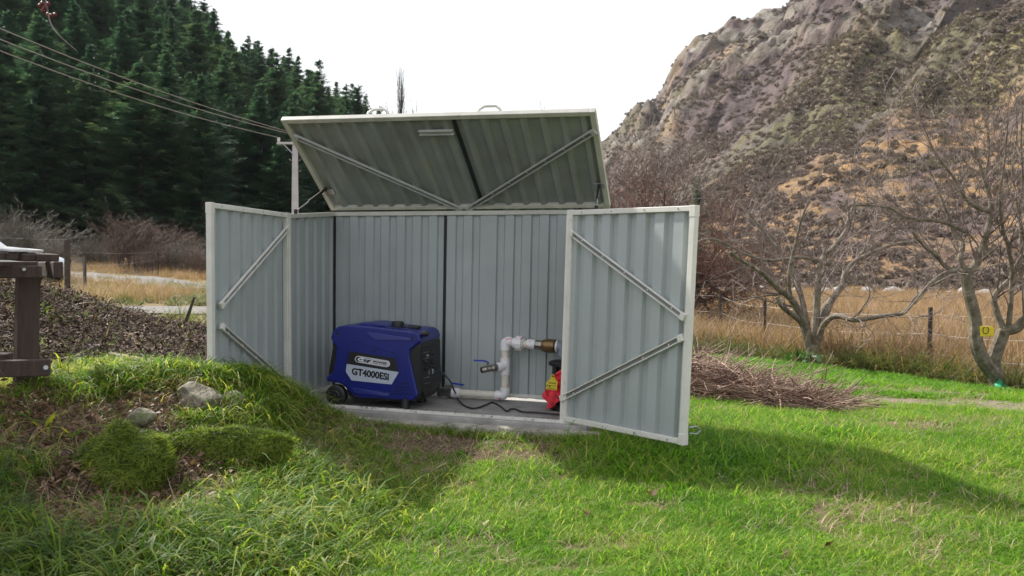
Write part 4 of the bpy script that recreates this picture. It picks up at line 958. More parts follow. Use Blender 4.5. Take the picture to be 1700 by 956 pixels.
x, y, r = frust(30000, 2.7, 7, 6, x0=-400, x1=800, powd=.8)
m_ = r.random(len(x)) < wildmask(x, y); x, y = keep(m_, x, y)
scatter('rough_grass', wildP, gp_(x, y), (.30+.60*r.random(len(x))**1.5)*(.7+.5*fbm(x,y,.3,2,71)), .3, 7, label='rough yellow green grass growing on the bank', cat='grass')
# longer fringe along the crest beside the left door and along the foot of the bank
def ring_pts(n, pts, s, seed):
    r = np.random.default_rng(seed); P = [at(*p) for p in pts]; k = r.random(n)*(len(P)-1); i = k.astype(int); f = k-i
    A = np.array([tuple(p) for p in P]); q = A[i]*(1-f[:, None])+A[i+1]*f[:, None]
    return q[:, 0]+r.normal(size=n)*s, q[:, 1]+r.normal(size=n)*s, r
x, y, r = ring_pts(1000, [(355,622,4.98),(430,628,5.12),(480,650,5.25),(500,685,5.2),(520,720,5.05)], .06, 8)
m_ = ~slabmask(x, y); x, y = keep(m_, x, y)
scatter('rough_grass', wildP, gp_(x, y), (.5+.5*r.random(len(x)))*(1-.55*sstep(-1.45,-1.15,x)), .25, 9, label='taller grass fringe on the crest in front of the left door', cat='grass')
x, y, r = ring_pts(2600, [(560,745,4.8),(520,790,4.3),(480,850,3.75),(430,900,3.4),(380,950,3.1)], .16, 10)
scatter('rough_grass', wildP, gp_(x, y), .45+.6*r.random(len(x)), .3, 11, label='lush sunny grass at the foot of the bank', cat='grass')
x, y, r = frust(1500, 5.1, 5.6, 12, x0=480, x1=1160); yl = 5.38-.32*(x-.2); m_ = (abs(y-yl+.16) < .10) & ~slabmask(x, y); x, y = keep(m_, x, y)
scatter('rough_grass', wildP, gp_(x, y), .3+.3*r.random(len(x)), .3, 13, label='short grass and weeds against the concrete step', cat='grass')
x = 1.0+NR.normal(size=1500)*.32; y = 4.85+NR.normal(size=1500)*.22; m_ = ~slabmask(x, y); x, y = keep(m_, x, y)
scatter('rough_grass', lawnP, gp_(x, y), 1.0+.5*NR.random(len(x)), .3, 14, label='longer lawn grass under the open right door', cat='grass')
x = -1.25+NR.normal(size=1200)*.12; y = 5.35+NR.normal(size=1200)*.22; m_ = ~slabmask(x, y); x, y = keep(m_, x, y)
# moss
mossP = pcoll('moss_tufts', [proto('mo%d' % i, *blades(16, .042, .0030, .022, .6, 160+i, seg=3, curl=1.0), M['moss']) for i in range(4)])
pathP = pcoll('path_moss_tufts', [proto('pm%d' % i, *blades(12, .020, .0036, .022, .6, 170+i, seg=2, curl=.7), M['moss_path']) for i in range(4)])
x, y, r = frust(26000, 4.3, 5.9, 15, x0=-200, x1=640); m_ = r.random(len(x)) < path(x, y)*(.35+.65*sstep(.35,.6,fbm(x,y,.3,3,64)))*mound(x, y); x, y = keep(m_, x, y)
scatter('path_moss', pathP, gp_(x, y), .6+.9*r.random(len(x)), .3, 16, label='sunlit yellow green moss covering the top of the bank', cat='moss')
def hummock(name, c, size, n, label, seed, sub=4):
    bm = bmesh.new(); bmesh.ops.create_icosphere(bm, subdivisions=sub, radius=1)
    for v in bm.verts:
        p = v.co; k = 1+.55*(float(vnoise(p.x*1.3+seed, p.y*1.3+p.z, .5, seed))-.5)+.25*(float(vnoise(p.x*3+seed, p.z*3+p.y, .5, seed+5))-.5); v.co = Vector((p.x*size[0]*k, p.y*size[1]*k, p.z*size[2]*k))
    me = bpy.data.meshes.new(name); bm.to_mesh(me); bm.free(); me.materials.append(M['moss_base']); me.shade_smooth()
    o = bpy.data.objects.new(name, me); o.location = c; COL.objects.link(o); prop(o, label, 'moss')
    r = np.random.default_rng(seed); vs = np.array([tuple(v.co) for v in me.vertices]); ns = np.array([tuple(v.normal) for v in me.vertices])
    k = r.integers(0, len(me.polygons), n); P = []; Rr = []
    for q in k:
        po = me.polygons[q]; a = r.random(3); a /= a.sum(); P.append(sum((vs[i]*w_ for i, w_ in zip(po.vertices, a)), np.zeros(3))+np.array(c)); nn = po.normal
        e = (nn*.8+V_((0,0,.35))).normalized().to_track_quat('Z', 'Y').to_euler(); Rr.append((e.x, e.y, e.z))
    s = scatter('moss', mossP, P, .7+.6*r.random(n), .3, seed, parent=o); s.name = 'moss'
    m = s.data; m.attributes['rot'].data.foreach_set('vector', np.array(Rr, np.float32).ravel())
    return o
M['moss_base'] = mat('moss_base', (.045,.055,.015), .95, var=.5, vs=12, bump=.8, bs=30)
c = at(206,785,4.02); hummock('moss_hummock', (c.x, c.y, h1(c.x, c.y)+.045), (.175,.12,.14), 2600, 'domed dark green mossy hummock left in the bank', 61)
c = at(384,773,4.25); hummock('mossy_log', (c.x, c.y, h1(c.x, c.y)+.065), (.245,.05,.048), 1700, 'low moss covered log lying across the bank', 62)
c = at(175,845,3.70); hummock('moss_hummock', (c.x, c.y, h1(c.x, c.y)-.01), (.13,.08,.035), 500, 'small flat moss patch among leaf litter', 63, 3)
c = at(330,810,3.95); hummock('moss_hummock', (c.x, c.y, h1(c.x, c.y)-.02), (.07,.06,.045), 260, 'small moss cushion below the mossy log', 64, 3)
# strap leaved clumps
strapm = [proto('strap%d' % i, *blades(13, .26, .016, .04, .45, 180+i, seg=6, curl=1.7, base_t=(0,1)), M['strap']) for i in range(4)]
SP = [(75,690,4.25,.9,'dark green strap leaved clump below the table beam'),(118,705,4.2,.7,'yellowing strap leaf clump left of the square stone'),(265,705,4.3,.75,'yellow green strap leaf clump right of the square stone'),(475,800,4.15,.6,'blue green strap leaf clump at the right end of the mossy log'),(100,600,5.35,.8,'yellow strap leaf plant on the mossy path by the mulch'),(20,770,3.85,.6,'strap leaf clump at the left edge of the bank'),(140,600,5.3,.55,'small yellow strap leaf plant on the path centre')]
for i, (u, v, d, s, lbl) in enumerate(SP):
    p = at(u, v, d); o = bpy.data.objects.new('strap_leaf_plant', strapm[i % 4].data); o.location = (p.x, p.y, h1(p.x, p.y)-.01); o.scale = (s,)*3; o.rotation_euler = (0,0,i*1.9); COL.objects.link(o)
    prop(o, lbl, 'plant', 'strap leaf plants on the bank')
# leaf litter and mulch
def leafproto(n, s, seed, m, sp, flat=.5, asp=.6):
    r = np.random.default_rng(seed); V = []; F = []; T = []
    for k in range(n):
        c = r.normal(size=3)*[sp, sp, sp*.18]; a = r.random()*6.28; ti = (r.random()-.5)*2*flat; L = s*(.5+r.random()); W_ = L*asp*(.5+.7*r.random()); t = r.random(); b = len(V)
        d = np.array([math.cos(a), math.sin(a), ti]); e = np.array([-math.sin(a), math.cos(a), (r.random()-.5)*flat*1.5])
        up_ = np.array([0,0,L*.25*(r.random()-.3)])
        V += [c-d*L, c-e*W_*.8+up_, c+e*W_*.8+up_, c+d*L*.9]; T += [t]*4; F += [(b, b+1, b+2), (b+1, b+3, b+2)]
    V = np.array(V); V[:, 2] -= V[:, 2].min()*.6; return proto('lp%d' % seed, V, np.array(F), np.array(T), m)
litP = pcoll('litter_leaves', [leafproto(6, .014, 200+i, M['leaf_dead'], .04, .9) for i in range(5)])
chipP = pcoll('mulch_chips', [leafproto(26, .012, 210+i, M['chip'], .05, .8, .35) for i in range(5)] )
x, y, r = frust(20000, 2.8, 5.2, 17, x0=-200, x1=720)
w1 = wildmask(x, y); m_ = r.random(len(x)) < mound(x, y)*(1-w1)*(1-path(x, y))*.35; x, y = keep(m_, x, y)
scatter('leaf_litter', litP, gp_(x, y)+[0,0,.004], .6+.7*r.random(len(x)), .5, 18, label='brown dead leaves lying in hollows of the bank', cat='leaf litter')
x, y, r = frust(34000, 5.2, 10.4, 19, x0=-420, x1=420, powd=.6); m_ = (r.random(len(x)) < mulch(x, y)); x, y = keep(m_, x, y)
scatter('mulch', chipP, gp_(x, y), .4+1.3*r.random(len(x))**2.5, .6, 20, label='dark wood chip mulch heap behind the bank', cat='mulch')
x, y, r = frust(7200, 5.2, 10.4, 19, x0=-420, x1=420, powd=.6); m_ = (r.random(len(x)) < mulch(x, y)*.3*(.3+sstep(.5,.7,fbm(x,y,.6,3,97)))); x, y = keep(m_, x, y)
scatter('weeds', wildP, gp_(x, y), .3+.5*r.random(len(x)), .4, 21, label='sparse yellow weeds growing through the mulch heap', cat='weeds')
# dead grass clump right of the log
deadP = pcoll('dead_tufts', [proto('dt%d' % i, *blades(22, .13, .0028, .03, .8, 220+i, seg=4, curl=1.4), M['dead_grass']) for i in range(3)])
x, y, r = ring_pts(420, [(500,700,5.0),(545,750,4.7),(530,770,4.5),(600,800,4.35),(700,765,4.7)], .10, 22)
m_ = ~slabmask(x, y); x, y = keep(m_, x, y)
scatter('dead_grass', deadP, gp_(x, y), .5+.7*r.random(len(x)), .5, 23, label='pale brown dead grass along the edge of the bank', cat='dead grass')
x, y, r = frust(3400, 2.8, 5.6, 24, x0=-100, x1=760); m_ = r.random(len(x)) < mound(x, y)*(1-path(x,y))*.22; x, y = keep(m_, x, y)
scatter('dead_grass', deadP, gp_(x, y), .4+.5*r.random(len(x)), .5, 25, label='dead grass stems mixed into the green of the bank', cat='dead grass')
# straw field
strawP = pcoll('straw_tufts', [proto('st%d' % i, *blades(26, .62, .012, .22, .22, 230+i, seg=3, curl=.5, base_t=(.2,1)), M['straw']) for i in range(5)])
sedgeP = pcoll('sedge_tufts', [proto('sd%d' % i, *blades(34, .42, .013, .14, .5, 240+i, seg=3, curl=1.0, base_t=(0,1)), M['sedge']) for i in range(4)])
x, y, r = frust(26000, 9.0, 75, 26, x0=980, x1=1860, powd=1.05); far, left = gfield(x, y); e = y-fenceline(x)
m_ = (r.random(len(x)) < far*sstep(.3, 1.2, e)*(.25+.75*sstep(.35,.5,fbm(x,y,2.5,3,66)))); x, y = keep(m_, x, y); d_ = np.hypot(x, y)
scatter('dry_grass', strawP, gp_(x, y), (.55+.5*r.random(len(x)))*(1+.35*sstep(20,60,d_)), .2, 27, label='pinkish brown dry grass filling the paddock beyond the fence', cat='dry grass')
x, y, r = frust(15000, 11, 60, 28, x0=-160, x1=900, powd=1.0); far, left = gfield(x, y)
ry_ = np.interp(x, [-28.7,-16.3,-8.9,-2.5], [38,33,27,25]); pth = (abs(y-ry_) > 2.4); m_ = (r.random(len(x)) < left*(.1+.9*sstep(.42,.56,fbm(x,y,2,3,67)))) & pth & (y > 18.2); x, y = keep(m_, x, y)
scatter('dry_grass', strawP, gp_(x, y), .35+.35*r.random(len(x)), .25, 29, label='brown dry grass between the gravel path and the far road', cat='dry grass')
x, y, r = frust(5200, 10, 30, 30, x0=-160, x1=420, powd=.8); far, left = gfield(x, y); m_ = (r.random(len(x)) < left*.25) & (abs(y-16.3) > 1.4) & (y > 12); x, y = keep(m_, x, y)
scatter('green_grass', sedgeP, gp_(x, y), .35+.45*r.random(len(x)), .3, 31, label='green grass tussocks along the gravel path', cat='grass')
x, y, r = frust(9000, 7, 16, 32, x0=1080, x1=1860, powd=.6); e = y-fenceline(x); m_ = (abs(e-.45+.4*(fbm(x,y,1,3,68)-.5)) < .62); x, y = keep(m_, x, y)
m_ = r.random(len(x)) < .45; x, y = keep(m_, x, y)
scatter('fence_grass', sedgeP, gp_(x, y), .5+.6*r.random(len(x))*fbm(x,y,.9,2,69)*1.6, .3, 33, label='dark green and brown tussock grass along the fence line', cat='grass')
x, y, r = frust(2500, 7, 16, 34, x0=1080, x1=1860, powd=.6); e = y-fenceline(x); m_ = (abs(e+.05) < .16+.2*r.random(len(x))); x, y = keep(m_, x, y)
scatter('leaf_litter', litP, gp_(x, y)+[0,0,.02], 1.3+1.2*r.random(len(x)), .6, 35, label='dark fallen leaves gathered along the lawn edge by the fence', cat='leaf litter')
# single tussocks in the paddock
for i, (u, v, d, s) in enumerate([(1576,528,27,1.3),(1528,520,30,1.1),(1460,512,36,1.2),(1405,515,34,1.0),(1640,505,40,1.5),(1250,520,30,1.1),(1350,512,38,1.2),(1500,598,12.5,.8),(1185,575,14,1.2)]):
    p = at(u, v, d); o = bpy.data.objects.new('tussock', (sedgeP if i > 6 else strawP).objects[i % 4].data); o.location = (p.x, p.y, h1(p.x, p.y)); o.scale = (s*1.3, s*1.3, s); COL.objects.link(o)
    prop(o, ['brown tussock far right in the paddock above the yellow box','brown tussock left of the one above the yellow box','low brown tussock behind the right fence post','smaller brown tussock right of the middle fruit tree','large tussock far out near the right edge','brown tussock left of the middle fruit tree','brown tussock just behind the middle fruit tree'][i] if i < 7 else ('green tussock against the fence near the right tree' if i == 7 else 'green tussock by the fence post left of the fruit tree'), 'tussock', 'tussocks in the paddock')
# leaves lying on the lawn, one by one
for i, (u, v, s, m, lbl) in enumerate([(975,862,.030,'leaf_dead','curled brown leaf with pale underside on the lawn'),(592,942,.035,'white','pale dry leaf at the bottom edge of the lawn'),(840,884,.022,'leaf_dead','small dark leaf right of centre foreground'),(806,878,.03,'white','pale curled leaf beside the small dark one'),(1015,898,.02,'leaf_dead','reddish leaf in the foreground lawn'),(1080,832,.03,'leaf_dead','brown torn leaf patch on the lawn below the door'),(1376,925,.022,'leaf_dead','dark leaf in the shaded lower right lawn'),(1310,940,.03,'leaf_dead','dark leaf at the bottom right edge'),(1505,845,.022,'leaf_dead','small dark leaf in the lawn shade right'),(560,905,.02,'leaf_dead','brown leaf left of centre near the bottom')]):
    p = at(u, v, 1120*.0+CAM_Z*F_PX/(v-420)); p.z = h1(p.x, p.y)+.028
    q = leafproto(4, s*.55, 300+i, M['leaf_pale'] if m == 'white' and 'leaf_pale' in M else M['leaf_dead'], s*.35, 1.1, .7)
    o = bpy.data.objects.new('fallen_leaf', q.data); o.location = p; COL.objects.link(o); prop(o, lbl, 'leaf', 'leaves lying on the lawn')
# debris on the sill rail
rr = np.random.default_rng(5); k = rr.random(260); a = np.array(fa); b = np.array(fb); P = a+(b-a)*k[:, None]+np.stack([rr.normal(size=260)*.006, rr.normal(size=260)*.012, .012+rr.random(260)*.004], -1)
scatter('debris', pcoll('sill_debris', [leafproto(5, .007, 320+i, M['chip'], .010, .6, .3) for i in range(3)]), P, .5+.8*rr.random(260), .5, 36, label='bits of dark plant debris stuck along the white sill rail', cat='debris')
rr = np.random.default_rng(6); P = np.array([tuple(slabp(rr.random()*WS, -.05+rr.random()*.65, .0)) for _ in range(120)])
scatter('debris', bpy.data.collections['sill_debris'], P, .3+.6*rr.random(120), .3, 37, label='specks of dirt and leaf bits on the concrete floor', cat='debris')

coarseP = pcoll('coarse_tufts', [proto('co%d' % i, *blades(9, .20, .010, .03, .30, 260+i, seg=5, curl=1.3, base_t=(0,.85)), M['deep']) for i in range(5)])
x, y, r = frust(3000, 2.75, 4.3, 44, x0=-420, x1=470, powd=.6); k_ = sstep(.44, .56, fbm(x, y, .35, 3, 72))*wildmask(x, y)*(1-sstep(3.4, 4.1, y)); m_ = r.random(len(x)) < k_; x, y = keep(m_, x, y)
scatter('coarse_grass', coarseP, gp_(x, y), .45+.55*r.random(len(x)), .3, 45, label='coarse deep green grass in the near left foreground', cat='grass')

x, y, r = frust(9000, 5.2, 10.4, 46, x0=-420, x1=420, powd=.6); m_ = (r.random(len(x)) < mulch(x, y)*.30); x, y = keep(m_, x, y)
twP = pcoll('mulch_twigs', [proto('mt%d' % i, *blades(3, .16, .006, .05, 1.35, 270+i, seg=3, curl=.4, base_t=(.3,1)), M['dead_grass']) for i in range(4)])
scatter('mulch_twigs', twP, gp_(x, y)+[0,0,.01], .4+.9*r.random(len(x)), .4, 47, label='broken twigs and straw strewn over the mulch heap', cat='twigs')

stalkP = pcoll('stalks', [proto('sk%d' % i, *blades(3, .22, .0035, .05, .9, 280+i, seg=3, curl=.5, base_t=(.3,1)), M['dead_grass']) for i in range(4)])
x, y, r = frust(1000, 2.9, 5.2, 48, x0=-200, x1=700); m_ = r.random(len(x)) < mound(x, y)*(1-path(x, y)); x, y = keep(m_, x, y)
scatter('dead_stalks', stalkP, gp_(x, y), .4+.5*r.random(len(x)), .6, 49, label='long pale dead stalks lying across the bank', cat='dead grass')
x, y, r = ring_pts(160, [(300,690,4.5),(340,700,4.48),(395,690,4.6)], .03, 50)
scatter('rough_grass', wildP, gp_(x, y), .35+.35*r.random(len(x)), .3, 51, label='short grass growing in front of the boulders', cat='grass')

x, y, r = ring_pts(900, [(300,900,3.35),(400,930,3.2),(480,900,3.4),(540,850,3.8),(560,800,4.3)], .17, 52)
scatter('rough_grass', wildP, gp_(x, y), .7+.6*r.random(len(x)), .3, 53, label='long bright grass clumps in the sun at the foot of the bank', cat='grass')
x, y, r = ring_pts(700, [(60,655,4.7),(170,650,4.8),(270,640,4.95),(420,650,5.0),(470,700,4.8)], .10, 54)
scatter('rough_grass', wildP, gp_(x, y), .45+.5*r.random(len(x)), .3, 55, label='bright grass along the upper rim of the bank', cat='grass')
# ------------------------------------------------------------------ branches
class Segs:
    def __init__(s): s.a = []; s.b = []; s.r0 = []; s.r1 = []
    def add(s, a, b, r0, r1): s.a.append(a); s.b.append(b); s.r0.append(r0); s.r1.append(r1)
    def mesh(s, name, m, n=4):
        A = np.array(s.a); B = np.array(s.b); r0 = np.array(s.r0); r1 = np.array(s.r1); d = B-A; L = np.linalg.norm(d, axis=1, keepdims=True)+1e-9; d /= L
        up_ = np.where(np.abs(d[:, 2:3]) < .9, np.array([[0,0,1.]]), np.array([[1.,0,0]])); u = np.cross(d, up_); u /= np.linalg.norm(u, axis=1, keepdims=True); w_ = np.cross(d, u)
        k = len(A); ang = np.arange(n)*2*np.pi/n; c = np.cos(ang)[None, :, None]; s_ = np.sin(ang)[None, :, None]
        off = u[:, None]*c+w_[:, None]*s_; V = np.concatenate([A[:, None]+off*r0[:, None, None], (B+d*r1[:, None]*.5)[:, None]+off*r1[:, None, None]], 1).reshape(-1, 3)
        b = (np.arange(k)*2*n)[:, None]; j = np.arange(n)[None]; j2 = (j+1) % n
        F = np.stack([b+j, b+j2, b+j2+n, b+j+n], -1).reshape(-1, 4)
        return np_mesh(name, V, F, m, smooth=True)
def grow(S, p, d, r, L, depth, R, up_=.0, wob=.25, kids=3, ang=.8, shrink=.62, rmin=.0012, seg=.12, side=None, limit=None):
    "one wandering branch with children"
    n = max(2, int(L/seg)); st = L/n; p = np.array(p, float); d = np.array(d, float); d /= np.linalg.norm(d)
    r0 = r; pts = []
    for i in range(n):
        d = d+R.normal(size=3)*wob*math.sqrt(st/.12)*.5; d[2] += up_*st; d /= np.linalg.norm(d)
        q = p+d*st; r1 = max(rmin, r0*(1-(i+1)/n*.55)); ra = max(rmin, r0*(1-i/n*.55)); S.add(p, q, ra, r1); pts.append((q, d.copy(), r1)); p = q
    if depth > 0:
        for k in range(kids):
            i = min(n-1, int(n*(.2+.8*(k+R.random())/kids))); q, dd, rr_ = pts[i]
            ax = R.normal(size=3); ax -= ax@dd*dd; ax /= np.linalg.norm(ax); a = ang*(.6+.7*R.random()); nd = dd*math.cos(a)+ax*math.sin(a)
            grow(S, q, nd, rr_*(.55+.25*R.random()), L*shrink*(.6+.7*R.random()), depth-1, R, up_, wob, kids, ang, shrink, rmin, seg)
def limb(S, path, r0, r1, R, depth, kids, tl, up_=.3, start=.25, thick=None, n=9, spread=1.0, rough=.0, seg=.1, wob=.3, rmin=.0026, ang=.9):
    "thick traced limb (smooth tube) that sprouts twigs"
    P = smooth_path(path, 5); k = len(P); rad = [r0+(r1-r0)*i/(k-1) for i in range(k)]
    P = [p+V_(tuple(R.normal(size=3)*rough)) for p in P]
    if thick is not None: thick.tube(P, rad, n)
    for j in range(kids):
        f = start+(1-start)*(j+R.random())/kids; i = min(k-2, int(f*(k-1))); t = (P[i+1]-P[i]).normalized(); dd = np.array(t); ax = R.normal(size=3); ax -= ax@dd*dd; ax /= np.linalg.norm(ax)
        a = ang*(.5+.7*R.random()); nd = dd*math.cos(a)+ax*math.sin(a); nd[2] += .25
        grow(S, np.array(P[i]), nd, max(rmin*1.6, rad[i]*.32), tl*(.5+.8*R.random()), depth, R, up_, wob, 3, .75, .62, rmin, seg)
    return P
def zz(x, y, d): return at(1120+x/2.0776, 240+y/2.0776, d)
# fruit tree 1
R1 = np.random.default_rng(101); b0 = zz(474, 770, 12.0); gz = h1(b0.x, b0.y); t1 = empty('fruit_tree', (b0.x, b0.y, gz), 'spreading leafless fruit tree with pale sleeve at its base', 'tree', 'leafless fruit trees')
tk = MB(); tw = Segs()
def tr(pts, ds, r0, r1, kids=10, depth=2, tl=.85, start=.2, R=R1, TK=None, TW=None, **kw):
    P = [zz(x, y, d) for (x, y), d in zip(pts, ds)]
    return limb(TW or tw, P, r0, r1, R, depth, kids, tl, start=start, thick=TK or tk, **kw)
B0 = V_((b0.x, b0.y, gz-.1))
MB_base = [B0, zz(476, 735, 12.0), zz(474, 690, 12.0)]
tk.tube(smooth_path(MB_base, 4), [.11]+[.10]*3+[.088]*4+[.075], 12)
tr([(472,740),(458,650),(430,580),(400,530),(350,490),(300,440),(240,405),(190,370)], [12,12,11.9,11.8,11.6,11.4,11.2,11.0], 0.064, 0.017, 9)
tr([(460,700),(440,620),(410,590),(372,560),(352,525)], [12,12,11.8,11.7,11.7], 0.043, 0.029, 2, 2)
tr([(480,720),(490,560),(495,480),(506,400),(560,340),(600,270),(592,190)], [12,12.1,12.1,12.2,12.2,12.3,12.3], 0.056, 0.014, 9)
tr([(486,700),(530,560),(575,490),(590,440),(625,400),(700,365),(770,340),(835,335)], [12,12.1,12.3,12.4,12.5,12.6,12.7,12.8], 0.052, 0.014, 9)
tr([(490,690),(515,620),(560,590),(620,605),(720,590),(790,580),(830,530),(880,490),(960,450)], [12,11.9,11.7,11.5,11.4,11.3,11.2,11.1,11.0], 0.043, 0.012, 9)
tr([(484,710),(508,580),(560,510),(600,440),(640,380),(690,300),(700,240)], [12,12.3,12.6,12.8,13,13.2,13.3], 0.048, 0.014, 9)
tr([(478,720),(450,590),(430,500),(400,420),(330,330),(250,230),(180,180)], [12,12.2,12.4,12.6,12.8,12.9,13.0], 0.048, 0.012, 9)
tr([(400,530),(395,440),(420,330),(440,250),(470,180)], [11.8,11.7,11.7,11.6,11.6], 0.027, 0.009, 6, up_=.5)
tr([(506,400),(430,390),(330,400),(250,380),(150,330),(90,330)], [12.2,12.1,12,12,11.9,11.8], 0.027, 0.009, 7)
o = tk.build('trunk', M['bark'], t1, smooth=True)
o = bpy.data.objects.new('twigs', tw.mesh('twigs', M['twig'], 3)); link(o, t1)
# sleeve
sl_ = MB(); sl_.tube([zz(478, 768, 11.86), zz(476, 728, 11.86)], .135, 12); prop(sl_.build('trunk_sleeve', M['white_plastic'], None), 'torn white plastic sleeve round the fruit tree base', 'tree guard')
pl = leafproto(46, .055, 400, M['broad'], .11, .9, .55); o = bpy.data.objects.new('leafy_plant', pl.data); p = zz(455, 770, 11.6); o.location = (p.x, p.y, h1(p.x, p.y)); o.scale = (1,1,2.2); COL.objects.link(o); prop(o, 'small broad leaved green plant at the foot of the fruit tree', 'plant')
# fruit tree 2
R2 = np.random.default_rng(202); b0 = zz(1118, 850, 9.5); gz = h1(b0.x, b0.y); t2 = empty('fruit_tree', (b0.x, b0.y, gz), 'forked leafless fruit tree at the right edge with green guard', 'tree', 'leafless fruit trees')
tk = MB(); tw = Segs(); kw = dict(R=R2, tl=.62)
tr([(1118,870),(1105,800),(1062,740),(1040,680),(1035,600),(1012,500),(1003,438)], [9.5,9.5,9.45,9.4,9.4,9.35,9.3], .085, .052, 0, TK=tk, TW=tw, **kw)
tr([(1122,865),(1108,800),(1100,745),(1128,660),(1134,642)], [9.5,9.52,9.5,9.45,9.45], .080, .062, 0, TK=tk, TW=tw, **kw)
tr([(1110,800),(1090,740),(1120,690)], [9.5,9.6,9.6], .05, .04, 0, TK=tk, TW=tw, **kw)
L2 = [([(1003,440),(1035,420),(1060,360),(1080,290),(1090,200),(1062,100),(1035,10)], [9.3,9.3,9.3,9.2,9.2,9.2,9.2], .042, .010, 20),
 ([(1003,440),(985,395),(992,340),(960,290),(920,190),(880,90),(820,0)], [9.3,9.3,9.4,9.5,9.6,9.7,9.8], .030, .008, 16),
 ([(1000,438),(940,425),(900,380),(850,340),(820,300)], [9.3,9.2,9.1,9.0,8.9], .024, .007, 12),
 ([(1003,438),(940,440),(880,480),(830,540),(790,585)], [9.3,9.1,9.0,8.9,8.8], .022, .006, 12),
 ([(1085,230),(1040,215),(1000,180),(960,110),(900,30),(860,-60)], [9.2,9.1,9.0,9.0,8.9,8.9], .022, .006, 14),
 ([(1000,300),(920,266),(800,250),(730,215),(600,208)], [9.35,9.2,9.0,8.9,8.8], .020, .007, 12),
 ([(1134,642),(1180,632),(1212,598),(1260,560)], [9.45,9.4,9.35,9.3], .052, .034, 4),
 ([(1134,642),(1108,570),(1104,520),(1160,460),(1190,395),(1206,330),(1250,250)], [9.45,9.5,9.5,9.5,9.5,9.5,9.5], .036, .012, 10),
 ([(1150,636),(1158,560),(1162,480),(1166,440),(1200,380)], [9.45,9.4,9.4,9.4,9.4], .026, .014, 8),
 ([(1166,440),(1150,350),(1130,280),(1125,160),(1140,40),(1150,-90)], [9.4,9.3,9.2,9.1,9.1,9.0], .022, .006, 16),
 ([(1190,395),(1195,300),(1180,200),(1165,90),(1180,-30),(1178,-130)], [9.5,9.6,9.6,9.7,9.7,9.7], .020, .006, 9),
 ([(1206,330),(1190,240),(1200,120),(1195,0),(1200,-120)], [9.5,9.4,9.4,9.4,9.3], .018, .006, 6),
 ([(1090,200),(1075,110),(1085,20),(1080,-80)], [9.2,9.3,9.3,9.4], .016, .005, 12)]
for pts, ds, r0, r1, kk in L2: tr(pts, ds, r0*1.1, r1*1.2, int(kk*.85), TK=tk, TW=tw, start=.15, up_=.7, **kw)
tk.build('trunk', M['bark'], t2, smooth=True)
o = bpy.data.objects.new('twigs', tw.mesh('twigs', M['twig'], 3)); link(o, t2)
gb = zz(1140, 838, 9.42); gg = empty('tree_guard', gb, 'bright green plastic guard leaning at the base of the right tree', 'tree guard')
mb = MB(); mb.prism([zz(1106,832,9.40), zz(1128,816,9.34), zz(1166,858,9.30), zz(1122,862,9.32)], V_((.03,.12,.03))); mb.build('guard_sleeve', M['green_plastic'], gg, bevel=.004)
MB().prism([zz(1094,842,9.36), zz(1110,838,9.34), zz(1112,856,9.33), zz(1092,856,9.35)], V_((0,.05,0))).build('guard_flap', M['green_plastic'], gg, bevel=.003)
yb = zz(1078, 645, 9.33); yg = empty('bait_box', yb, 'yellow plastic box with a dark ring hanging on the right fruit tree', 'box')
MB().prism([zz(1053,626,9.33), zz(1098,628,9.33), zz(1103,632,9.33), zz(1102,661,9.33), zz(1055,663,9.33)], V_((0,.10,0))).build('box_body', M['yellow'], yg, bevel=.008)
cc = zz(1073, 640, 9.32); MB().tube([cc+V_((math.cos(a)*.030, -.004, math.sin(a)*.036)) for a in np.linspace(1.9, 7.6, 20)], .004, 6).build('ring', M['black'], yg, smooth=True)
# dark thicket tree behind the right door
R3 = np.random.default_rng(303); t3 = empty('hedge_tree', (at(1130,560,18.5).x, 18.5, h1(at(1130,560,18.5).x, 18.5)), 'dense dark leafless hedge tree behind the right shed door', 'tree')
tk = MB(); tw = Segs()
base = V_((t3.location.x, t3.location.y, t3.location.z-.1))
for k in range(15):
    a = k/15*6.28; u = 1120+160*math.cos(a)*(.4+.6*R3.random()); v = 330+120*(1-R3.random()**1.4)-(30 if u < 1110 else -40); d = 18.5+1.4*math.sin(a)
    e = at(u, v, d); mid = base.lerp(e, .5)+V_(tuple(R3.normal(size=3)*.3)); limb(tw, [base, base.lerp(mid, .5)+V_((0,0,.1)), mid, e], .09, .012, R3, 3, 9, .95, thick=tk, start=.25, n=6, seg=.18, rmin=.0045, wob=.4, up_=.3)
for (u, v) in ((1215,500),(1240,470),(1180,525),(1165,470),(1225,440)):
    e = at(u, v, 17.4); limb(tw, [base+V_((0,0,.9)), base.lerp(e, .5)+V_((0,-.2,.7)), e], .06, .01, R3, 3, 12, .6, thick=tk, start=.3, n=6, seg=.14, rmin=.004, wob=.45, up_=-.3)
tk.build('trunk', M['bark_dark'], t3, smooth=True); o = bpy.data.objects.new('twigs', tw.mesh('twigs', M['stick_dark'], 3)); link(o, t3)
t3b = empty('hedge_tree', (at(1065,560,22).x, 22, h1(at(1065,560,22).x, 22)), 'pale twiggy bush top seen above the right shed door', 'tree')
tk = MB(); tw = Segs(); base = V_(t3b.location)
for k in range(15):
    u = 1010+150*R3.random(); v = 292+50*abs(u-1085)/75*R3.random()+12*R3.random(); e = at(u, v, 22+R3.normal()*.8); mid = base.lerp(e, .45)+V_(tuple(R3.normal(size=3)*.35))
    limb(tw, [base, mid, e], .08, .008, R3, 3, 9, .9, thick=tk, start=.4, n=5, seg=.2, rmin=.005, wob=.35, up_=.6)
tk.build('trunk', M['bark_dark'], t3b, smooth=True); o = bpy.data.objects.new('twigs', tw.mesh('twigs', M['twig'], 3)); link(o, t3b)

